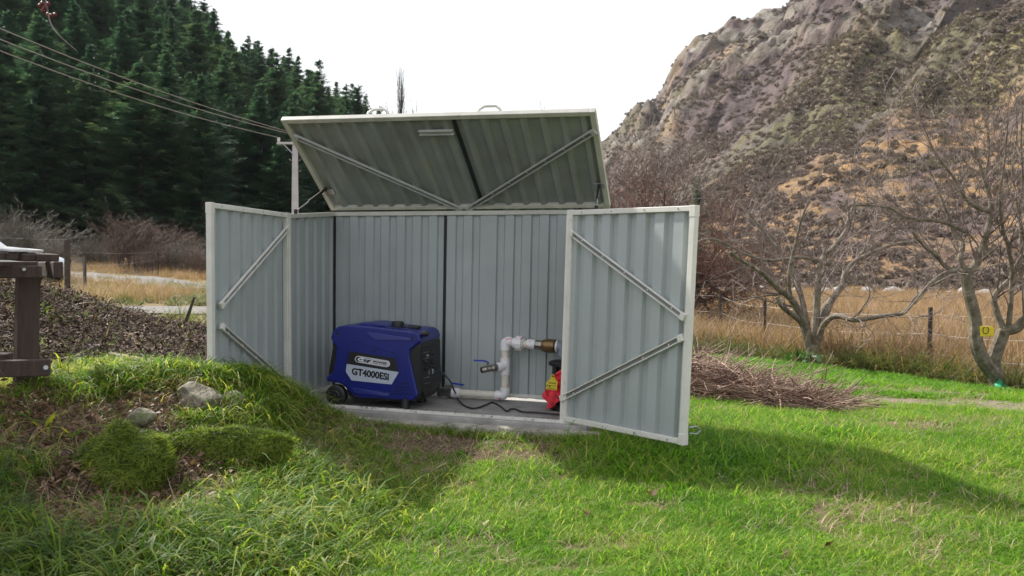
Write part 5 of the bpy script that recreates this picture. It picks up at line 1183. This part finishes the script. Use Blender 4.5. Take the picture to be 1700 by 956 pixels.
# ------------------------------------------------------------------ brush pile
bc = at(1240, 660, 7.4); BP = empty('brush_pile', (bc.x, bc.y, h1(bc.x, bc.y)), 'long pile of cut brown branches and prunings on the lawn', 'brush pile')
RB = np.random.default_rng(404); protos_ = []
for k in range(14):
    S = Segs(); L = .4+.5*RB.random(); grow(S, (-L/2,0,0), (1,RB.normal()*.1,RB.normal()*.08), .004+.007*RB.random()**2, L, 1, RB, 0, .18, 2, .6, .4, .0016, .09); protos_.append(S.mesh('stick', M['stick'] if k % 3 else M['stick_dark'], 5))
ax0 = at(1110, 650, 7.9); ax1 = at(1385, 684, 6.55)
def pileh(s, t): return .25*(1-abs(t)**1.6)*max(0, (1-s**1.2))*(.75+.5*math.sin(s*9+t*2)**2*.4)
def pilept(R, inner=1):
    s = R.random()**1.25; t = R.normal()*.42; t = max(-1, min(1, t)); w_ = .62*(1-s*.72)
    p = ax0.lerp(ax1, s); x = p.x+t*w_*.25; y = p.y+t*w_; z = h1(x, y)+pileh(s, t)*(.55+.5*R.random())*inner+.015; return s, (x, y, z)
for k in range(290):
    s, p = pilept(RB); o = bpy.data.objects.new('stick', protos_[k % 14]); o.location = p; sc_ = .55+.6*RB.random()*(1-.3*s)
    o.scale = (sc_, sc_, sc_); o.rotation_euler = (RB.random()*6.28, (RB.normal()*.07), RB.normal()*1.1+(3.14 if k % 2 else 0)); link(o, BP)
    if p[1] < 0: pass
S = Segs()
for k in range(2600):
    s, p = pilept(RB, .9); a = RB.random()*6.28; d = (math.cos(a), math.sin(a)*.7, RB.normal()*.16); grow(S, p, d, .0025+.003*RB.random(), .18+.35*RB.random(), 0, RB, 0, .3, 0, seg=.11, rmin=.0014)
o = bpy.data.objects.new('twigs', S.mesh('twigs', M['stick'], 3)); link(o, BP); prop(o, kind='stuff')
S = Segs()
for k in range(1500):
    s, p = pilept(RB, .7); a = RB.random()*6.28; grow(S, p, (math.cos(a), math.sin(a)*.7, RB.normal()*.15), .003+.003*RB.random(), .2+.3*RB.random(), 0, RB, 0, .3, 0, seg=.11, rmin=.0018)
o = bpy.data.objects.new('twigs', S.mesh('twigs', M['stick_dark'], 3)); link(o, BP); prop(o, kind='stuff')
# core of the heap, matted small stuff
V = []; F = []; nn_ = 24
for i in range(nn_+1):
    for j in range(13):
        s = i/nn_; t = -1+2*j/12; p = ax0.lerp(ax1, s*.86); w_ = .60*(1-s*.72); x = p.x+t*w_*.25; y = p.y+t*w_; V.append((x, y, h1(x, y)+pileh(s, t)*.62-.03+.03*RB.random()))
for i in range(nn_):
    for j in range(12): F.append((i*13+j, (i+1)*13+j, (i+1)*13+j+1, i*13+j+1))
o = np_obj('matted_core', V, F, M['bark_dark'], BP, smooth=False, local=False); prop(o, kind='stuff')

# ------------------------------------------------------------------ conifers
def conifer(seed, hgt=13.0, rad=3.9, nwh=30, sparse=0):
    R = np.random.default_rng(seed); V = []; F = []; T = []; rings = []
    for w_ in range(nwh):
        q = (w_+R.random()*.6)/nwh; z0_ = hgt*(.04+.95*q**.92); rr_ = rad*((1-q)**.8)*(.55+.45*min(1, q*6+.5))*(.6+.65*R.random())+.15
        nb = int(8+3*R.random()-(q > .85)*3)
        a0 = R.random()*6.28
        for b in range(nb):
            if R.random() < sparse: continue
            a = a0+6.283*b/nb+R.normal()*.16; L = rr_*(.5+.75*R.random()); dx, dy = math.cos(a), math.sin(a); z = z0_+R.normal()*.20*(1-q*.6); droop = -.10-.28*(1-q)+R.normal()*.12; tt = R.random()
            n = max(3, int(L/.30))
            for k in range(n+1):
                f = (k+.3)/(n+1); px_, py_ = dx*L*f, dy*L*f; pz = z+L*(droop*f+.34*f*f*(1-.3*q))
                sw = (.16+.34*(1-f))*min(1, L/1.4)+.08
                for sd in (-1, 1):
                    for c_ in range(4):
                        an = a+sd*(.55+.5*R.random()); ll = sw*(1.0+.9*R.random()); ex, ey = math.cos(an), math.sin(an); hz = .05*R.normal()+.02; wv = .045+.05*R.random()
                        bx, by, bz = px_+R.normal()*.06, py_+R.normal()*.06, pz+R.normal()*.05; i0 = len(V)
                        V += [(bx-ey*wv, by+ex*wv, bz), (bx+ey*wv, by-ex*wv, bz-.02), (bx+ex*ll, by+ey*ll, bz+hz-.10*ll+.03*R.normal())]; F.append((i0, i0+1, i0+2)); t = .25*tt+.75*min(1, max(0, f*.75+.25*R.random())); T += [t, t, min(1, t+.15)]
    # leader
    for k in range(16):
        a = R.random()*6.28; zz_ = hgt*(.965+.05*R.random()); i0 = len(V); V += [(0,0,zz_-.15), (.03,0,zz_-.15), (math.cos(a)*.18, math.sin(a)*.18, zz_+.12)]; F.append((i0,i0+1,i0+2)); T += [.7]*3
    return np.array(V), np.array(F), np.array(T)
def conifer_meshes(seed, **k):
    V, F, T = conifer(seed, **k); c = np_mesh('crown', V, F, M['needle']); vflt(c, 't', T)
    h = k.get('hgt', 13.0); tkm = MB().tube([(0,0,-.6),(0,0,h*.35),(0,0,h*.97)], [.17,.13,.015], 6).mesh('trunk'); tkm.materials.append(M['bark_dark']); return c, tkm
con = [conifer_meshes(500+i, hgt=10.5+i*.6, rad=3.5+.3*(i % 3), sparse=.05*(i % 3)) for i in range(6)]
RC = np.random.default_rng(606); pts_ = []; tries = 0
def clabel(u, s):
    row = ['at the forest foot', 'low in the forest', 'midway up the forest', 'high in the forest', 'on the forest skyline'][min(4, int(s*5))]
    c_ = ['beyond the left photo edge', 'at the left photo edge', 'above the timber table', 'above the bare shrubs right of the table', 'left of the open left door top', 'directly above the open left door', 'beside the power pole', 'behind the raised lid']
    return 'conifer %s %s' % (row, c_[int(np.searchsorted([0, 70, 150, 250, 350, 440, 540], u))])
def place_ok(x, y, mind):
    for (a, b) in pts_:
        if (a-x)**2+(b-y)**2 < mind*mind: return False
    return True
while len(pts_) < 296 and tries < 60000:
    tries += 1; u = -150+1060*RC.random()**.95; s = (RC.random()**.85)*1.02
    x, y, z = surf(LG, u, s)
    if u > 700 and s < .3: continue
    if place_ok(x, y, 3.2+.009*y): pts_.append((x, y))
    else: continue
    c, tkm = con[RC.integers(0, 6)]; o = empty('conifer', (x, y, z-.2), clabel(u, s), 'tree', 'conifers covering the left hillside', rz=RC.random()*6.28); sc_ = .72+.5*RC.random()
    o.scale = (sc_*(.95+.25*RC.random()),)*2+(sc_,)
    for nm, me in (('crown', c), ('trunk', tkm)): q = bpy.data.objects.new(nm, me); link(q, o, local=True)
print('conifers', len(pts_), tries)
fill = [bpy.data.objects.new('fillc%d' % i, con[i][0]) for i in range(6)]; fc = pcoll('far_conifers', fill)
P = []
for _ in range(3200):
    u = -900+1900*RC.random(); s = RC.random()**.8; x, y, z = surf(LG, u, s)
    if place_ok(x, y, 2.0+.003*y): P.append((x, y, z-.3)); pts_.append((x, y))
scatter('conifer_forest', fc, P, .6+.45*RC.random(len(P)), .05, 607, label='mass of conifers filling the gaps of the left hillside forest', cat='forest')
# lone conifer on the far slope and poplars on the horizon
x, y, z = surf(MG, 1160, .012); c, tkm = con[0]; lp = at(1160, 312, 95); o = empty('conifer', (lp.x, 95, surf(MG, 1160, .03)[2]), 'single dark green conifer at the foot of the rocky mountain', 'tree'); 
hh_ = at(1158, 258, 95).z-o.location.z; o.scale = (hh_/12.5*.62, hh_/12.5*.62, hh_/12.5)
for nm, me in (('crown', c), ('trunk', tkm)): q = bpy.data.objects.new(nm, me); link(q, o, local=True)
RP = np.random.default_rng(707)
for (u, v, n, lbl) in ((665,104,9,'tall bare poplar on the skyline left of the lid handle'),(645,160,4,'short thin bare poplar left of the tall one'),(687,165,4,'small faint bare poplar right of the tall one'),(898,172,6,'tiny bare treetop just above the lid right of centre')):
    d = 130; topz = at(u, v, d).z; p = at(u, 400, d); S = Segs(); base = np.array((p.x, d, 0.0))
    po = empty('poplar', tuple(base), lbl, 'tree'); tkp = MB().tube([tuple(base), (p.x, d, topz*.9)], [.12, .03], 6); tkp.build('trunk', M['bark_dark'], po)
    for k in range(n*5):
        zb = topz*(.25+.6*RP.random()); hL = (topz-zb)*(.35+.6*RP.random()); a = RP.random()*6.28; off = .15+.5*RP.random()*(n/9)
        grow(S, (p.x+math.cos(a)*.1, d+math.sin(a)*.1, zb), (math.cos(a)*.20, math.sin(a)*.20, 1), .035, hL, 1, RP, .5, .05, 4, .35, .25, .014, 1.2)
    q = bpy.data.objects.new('branches', S.mesh('branches', M['bark_dark'], 3)); link(q, po)

# ------------------------------------------------------------------ bare thicket in front of the forest
def bush(seed, m, n=46, h=2.6, sp=1.2, rmin=.007):
    R = np.random.default_rng(seed); S = Segs()
    for k in range(n):
        a = R.random()*6.28; b = (math.cos(a)*.35*R.random(), math.sin(a)*.35*R.random(), -.1); d = (math.cos(a)*sp*.5*R.random(), math.sin(a)*sp*.5*R.random(), 1)
        grow(S, b, d, .022, h*(.45+.5*R.random()), 3, R, .25, .12, 4, .5, .52, rmin, .3)
    return S.mesh('branches', m, 3)
bm_ = [bush(801, M['twig_grey']), bush(802, M['twig_grey'], 40, 2.2), bush(803, M['twig_red'], 46, 2.8), bush(804, M['twig_red'], 40, 2.0)]
BL = [(30,470,40,1.9,0,'pale grey leafless shrub behind the timber table'),(95,468,38,1.3,1,'silvery grey bush behind the first fence post'),(150,470,40,1.25,0,'low grey bush right of the first fence post'),(-30,470,38,1.7,1,'grey shrub at the left edge before the forest'),(215,472,38,1.75,2,'reddish brown leafless shrub in the middle of the thicket'),(255,478,36,1.2,3,'low reddish shrub before the forest'),(305,480,37,1.35,1,'brown grey shrub left of the shed door'),(345,482,35,1.3,3,'reddish shrub half hidden by the left shed door'),(180,474,42,1.3,3,'small red brown shrub behind the grey bush'),(285,478,42,1.5,2,'tall thin brown shrub against the dark conifers'),(65,470,46,2.0,1,'large grey shrub further back at left'),(390,480,36,1.3,2,'shrub hidden mostly behind the open left door'),(-90,470,42,2.0,0,'grey shrub outside the left edge')]
for (u, v, d, s, k, lbl) in BL:
    p = at(u, v, d); o = bpy.data.objects.new('bare_shrub', bm_[k]); o.location = (p.x, p.y, h1(p.x, p.y)-.1); o.scale = (s*.56,s*.56,s*.33); o.rotation_euler = (0,0,u*.37); COL.objects.link(o); prop(o, lbl, 'shrub', 'leafless shrubs before the forest')
# scrub on the mountain
def clump(seed, n=70, m='scrub'):
    R = np.random.default_rng(seed); V = []; F = []; T = []
    for k in range(n):
        p = R.normal(size=3); p /= np.linalg.norm(p); p[2] = abs(p[2]); p = p*(.6+.4*R.random())*[1,1,.8]; e = R.normal(size=3)*.22; f = R.normal(size=3)*.22; i = len(V); t = R.random()*.6+.4*p[2]*0+.2
        V += [p-e, p+e, p+f+[0,0,.12]]; F.append((i,i+1,i+2)); T += [t]*3
    return proto('cl%d' % seed, np.array(V), np.array(F), np.array(T), M[m])
scp = pcoll('scrub_clumps', [clump(900+i) for i in range(5)])
RM = np.random.default_rng(909); U, S_, X_, Y_, Z_ = MG; P = []; sc_ = []
n = 85000; u = 960+1000*RM.random(n); s = RM.random(n)**1.25*.98
iu = np.clip(((u-U[0])/(U[-1]-U[0])*(len(U)-1)).astype(int), 0, len(U)-2); js = np.clip((s*419).astype(int), 0, 418)
x = X_[js, iu]+RM.random(n)*.9; y = Y_[js, iu]+RM.random(n)*.9; z = Z_[js, iu]
UU, SS = U[iu], s
gold = (1-sstep(.24, .36, SS+(fbm(x, y, 50, 4, 61)-.5)*.35+(1500-UU)*.00045)); dens = (.85-.66*gold)*(1-.6*mrock(UU, SS, x, y))*(.25+.9*sstep(.42,.6,fbm(x, y, 18, 4, 52)))
kk = RM.random(n) < dens; x, y, z, SS = x[kk], y[kk], z[kk], SS[kk]
scatter('scrub', scp, np.stack([x, y, z], -1), .35+.85*RM.random(len(x))**2*(.5+SS*.9), .2, 910, label='grey purple leafless scrub covering the mountain slope', cat='scrub')
# grey stones at the slope foot
RS = np.random.default_rng(911)
for k in range(46):
    u = 1180+520*RS.random(); v = 492-14*RS.random(); d = 60+10*RS.random(); p = at(u, v, d); s = .25+.45*RS.random()
    if k == 0: sm_ = [rockmesh('stone', (0,-50,-9), (1,.8,.7), 'stone', 950+i, 2).data for i in range(3)]; [bpy.data.objects.remove(o) for o in list(COL.objects) if o.name.startswith('stone') and o.location.z < -8]
    o = bpy.data.objects.new('stone', sm_[k % 3]); o.location = (p.x, p.y, max(h1(p.x, p.y), -2.6)+s*.5+.35); o.scale = (s,)*3; o.rotation_euler = (0,0,k); COL.objects.link(o); prop(o, 'pale stone in the low row along the far edge of the paddock', 'stone', 'pale stones along the foot of the slope')

# ------------------------------------------------------------------ fences
def fence(posts, name, label, wires, post_r=.035, top=1.1, heights=None, extra=None, sq_=False, net=False):
    P = [Vector(p) for p in posts]; f = empty(name, P[0], label, 'fence')
    for i, p in enumerate(P):
        z = h1(p.x, p.y); p.z = z; h = heights[i] if heights else top; mb = MB()
        lean = V_((.02*math.sin(i*3), 0, 0)); mb.tube([p+V_((0,0,-.2)), p+V_((0,0,h))+lean*h], post_r, 8); mb.build('post', M['wood_post'], f)
    for wz in wires:
        for i in range(len(P)-1):
            a = P[i]+V_((0,0,wz*(heights[i] if heights else top))); b = P[i+1]+V_((0,0,wz*(heights[i+1] if heights else top))); pp = [a.lerp(b, t)-V_((0,0,.05*math.sin(math.pi*t))) for t in np.linspace(0, 1, 7)]
            MB().tube(pp, .0021 if a.y < 25 else .003, 4).build('wire', M['wire'], f)
    if net:
        S = Segs()
        for i in range(len(P)-1):
            n = int((P[i+1]-P[i]).length/.6)
            for k in range(n):
                a = P[i].lerp(P[i+1], k/n); b = P[i].lerp(P[i+1], min(1, (k+.8)/n)); hh = .75*(heights[i] if heights else top)
                zz0 = h1(a.x, a.y); S.add(tuple(V_((a.x,a.y,zz0+.05))), tuple(V_((b.x,b.y,zz0+hh))), .0016, .0016); S.add(tuple(V_((b.x,b.y,zz0+.05))), tuple(V_((a.x,a.y,zz0+hh))), .0016, .0016)
        q = bpy.data.objects.new('netting', S.mesh('netting', M['wire'], 3)); link(q, f)
    return f
fence([(12.0,4.9,0), at(1800,660,8.8), at(1543,600,11.3), at(1267,596,14.0), at(1196,540,15.8), at(1020,560,17.5)], 'wire_fence', 'low post and wire fence at the far side of the lawn', (.35,.62,.9), .028, heights=[1,.95,.86,.90,1.0,1.0])
fence([at(-260,500,12.2), at(112,500,14.0), at(141,476,24), at(263,476,36), at(420,480,44)], 'mesh_fence', 'dark post and wire netting fence behind the mulch heap', (.35,.65,1.0), .045, heights=[1.2,1.22,1.0,.9,.9], net=True)
A = at(302,528,9.6); A.z = h1(A.x, 9.6)-.05; B = at(323,493,9.6); prop(MB().tube([A, B], [.02,.013], 6).build('broken_stake', M['wood_post'], None), 'leaning dark broken stake at the right end of the mulch heap', 'stake')

# ------------------------------------------------------------------ power pole and lines
pd = 42.0; pt = at(490, 236, pd); pb_ = at(490, 470, pd); gz = h1(pb_.x, pd); PP = empty('power_pole', (pt.x, pd, gz), 'grey concrete power pole with a crossarm behind the shed', 'pole')
def rect_tube(p0, p1, w0, w1, d0, d1):
    return [V_((p0.x-w0, p0.y-d0, p0.z)), V_((p0.x+w0, p0.y-d0, p0.z)), V_((p0.x+w0, p0.y+d0, p0.z)), V_((p0.x-w0, p0.y+d0, p0.z)), V_((p1.x-w1, p1.y-d1, p1.z)), V_((p1.x+w1, p1.y-d1, p1.z)), V_((p1.x+w1, p1.y+d1, p1.z)), V_((p1.x-w1, p1.y+d1, p1.z))]
MB().hexa(rect_tube(V_((pt.x,pd,gz-.3)), V_((pt.x,pd,pt.z)), .16,.105,.13,.10)).build('pole_shaft', M['pole'], PP, bevel=.01)
zc2 = at(490,240,pd).z; mb = MB(); ca = V_((pt.x-.80, pd-.12, zc2)); cb = V_((pt.x+1.1, pd-.12, zc2)); mb.bar(ca, cb, .10, V_((0,0,1)), .10); mb.build('crossarm', M['pole'], PP, bevel=.01)
mb = MB(); mb.bar(V_((pt.x-.5,pd-.12,zc2)), V_((pt.x,pd-.12,zc2-.5)), .04, V_((0,-1,0)), .03); mb.build('arm_brace', M['galv'], PP)
ins = [V_((pt.x-.72,pd-.12,zc2+.30)), V_((pt.x-.10,pd-.12,zc2+.45)), V_((pt.x+.72,pd-.12,zc2+.30))]
for q in ins: MB().tube([q-V_((0,0,.3)), q-V_((0,0,.2)), q-V_((0,0,.16)), q], [.02,.03,.07,.06], 8).build('insulator', M['white_plastic'], PP, smooth=True)
for (vv, s1, s2) in ((266,1,1),(284,0,1)):
    for k, sd in ((s1,-1),(s2,1)):
        if k: q = at(490, vv, pd); MB().tube([V_((q.x,pd,q.z)), V_((q.x+sd*.24,pd,q.z)), V_((q.x+sd*.26,pd,q.z+.08))], .015, 6).build('step_peg', M['galv'], PP)
nb = 24.0; lines = [(0,47),(0,65),(0,84)]
mid = empty('power_line', V_((pt.x, pd, zc2)), 'three power lines running from the pole up to the left', 'power lines')
for (u, v), q in zip(lines, (ins[2], ins[1], ins[0])):
    e = at(u, v, nb); d = (e-q); e2 = q+d*1.6+V_((0,0,.35)); pp = [q.lerp(e2, t)-V_((0,0,.55*math.sin(math.pi*t))) for t in np.linspace(0, 1, 14)]
    corr_ = e.z-q.lerp(e2, 1/1.6).z+.55*math.sin(math.pi/1.6); pp = [p+V_((0,0,corr_*(i/13)*1.6)) for i, p in enumerate(pp)]
    MB().tube(pp, .014, 5).build('wire', M['wire'], mid)

# ------------------------------------------------------------------ parked car glimpsed under the table
cp_ = at(97, 490, 25); gz = h1(cp_.x, 25)+.0; car = empty('parked_car', (cp_.x-2.1, 25, gz), 'silver car parked beyond the mulch heap behind the timber table', 'car')
prof = [(-2.1,.35),(-2.12,.75),(-1.95,.95),(-1.5,1.0),(-1.15,1.42),(-.1,1.42),(.55,.95),(1.85,.86),(2.1,.62),(2.06,.32)]
c0 = V_((cp_.x-2.1, 25, gz)); MB().prism([c0+V_((x, -.85, z)) for x, z in prof], V_((0,1.7,0))).build('body', M['car'], car, bevel=.12, seg=4)
for x0, x1, x2, x3 in ((-1.4,-1.1,-.62,-.62),(-.56,-.56,-.15,.3)):
    MB().prism([c0+V_((x, -.865, z)) for x, z in ((x0,1.04),(x1,1.36),(x2,1.38),(x3,1.04))], V_((0,.02,0))).build('window', M['glass'], car)
for x in (-1.35,1.5):
    for y in (-.86,.66):
        q = c0+V_((x, y, .33)); wl_ = MB().tube([q, q+V_((0,.2,0))], .34, 20).build('wheel', M['black'], car, smooth=True); MB().tube([q+V_((0,-.012,0)), q+V_((0,.05,0))], .20, 14).build('rim', M['galv'], wl_)
MB().box(c0+V_((2.08,-.6,.75)), (.06,.3,.14)).build('tail_light', M['glass'], car, bevel=.02); MB().box(c0+V_((2.08,.6,.75)), (.06,.3,.14)).build('tail_light', M['glass'], car, bevel=.02)
# ------------------------------------------------------------------ rosehip twig hanging in from above
RT = np.random.default_rng(42); rt = empty('rosehip_twig', at(76,-40,2.6), 'thin arching twig with dark red rosehips at the top left', 'twig')
st = smooth_path([at(60,-120,2.75), at(66,-60,2.7), at(78,10,2.65), at(84,38,2.62), at(98,58,2.6), at(127,84,2.58)], 5); MB().tube(st, [.0018]*(len(st)-6)+[.0011]*6, 5).build('stem', M['twig'], rt)
for (u, v) in ((66,9),(70,5),(75,12),(71,17),(84,26),(91,24),(79,24),(70,-6),(80,6)):
    a = at(u, v, 2.64); n0 = min(st, key=lambda q: (q-a).length); MB().tube([n0, n0.lerp(a, .5)+V_((0,0,.004)), a], .0007, 4).build('stalk', M['twig'], rt)
    MB().tube([a+V_((0,0,.006)), a+V_((0,0,.003)), a, a-V_((0,0,.005)), a-V_((0,0,.008))], [.001,.0045,.0055,.004,.001], 8).build('rosehip', M['hip'], rt, smooth=True)

# ------------------------------------------------------------------ leafy shrub standing left of the frame, its shade falls on the bank
RL = np.random.default_rng(77); ls_ = empty('garden_shrub', (-4.75, 5.7, h1(-4.75, 5.7)), 'tall leafy garden shrub beyond the left edge behind the timber table', 'shrub')
tk = MB(); S = Segs(); base = V_(ls_.location)
for k in range(7):
    a = RL.random()*6.28; e = base+V_((math.cos(a)*.6, math.sin(a)*.6, 2.2+.6*RL.random())); limb(S, [base, base.lerp(e, .5)+V_((0,0,.2)), e], .035, .01, RL, 2, 8, .6, thick=tk, start=.4, n=6, rmin=.003)
tk.build('trunk', M['bark_dark'], ls_, smooth=True); q = bpy.data.objects.new('branches', S.mesh('branches', M['bark_dark'], 3)); link(q, ls_)
V = []; F = []; T = []
for k in range(4200):
    p = RL.normal(size=3); p /= np.linalg.norm(p); p = p*(.35+.65*RL.random()**.6)*[.85,.85,.95]+[base.x, base.y, base.z+2.1]
    if fbm(p[0]*1.0+p[2], p[1]+p[2]*.7, .45, 2, 78) < .46: continue
    e = RL.normal(size=3)*.045; f = RL.normal(size=3)*.045; i = len(V); t = RL.random(); V += [p-e, p+f, p+e]; F.append((i,i+1,i+2)); T += [t]*3
m = np_mesh('crown', V, F, M['broad']); vflt(m, 't', T); q = bpy.data.objects.new('crown', m); link(q, ls_)
# ------------------------------------------------------------------ thin winter haze
hz = MB().box((0, 5, 85), (3100, 3100, 230)).mesh('haze'); o = bpy.data.objects.new('haze', hz); COL.objects.link(o); prop(o, kind='stuff')
hm = bpy.data.materials.new('haze'); hm.use_nodes = True; hm.node_tree.nodes.clear(); pv = hm.node_tree.nodes.new('ShaderNodeVolumePrincipled'); ho = hm.node_tree.nodes.new('ShaderNodeOutputMaterial')
pv.inputs['Color'].default_value = (.86,.92,1,1); pv.inputs['Density'].default_value = .00008; pv.inputs['Anisotropy'].default_value = .3; hm.node_tree.links.new(pv.outputs[0], ho.inputs['Volume']); hz.materials.append(hm)
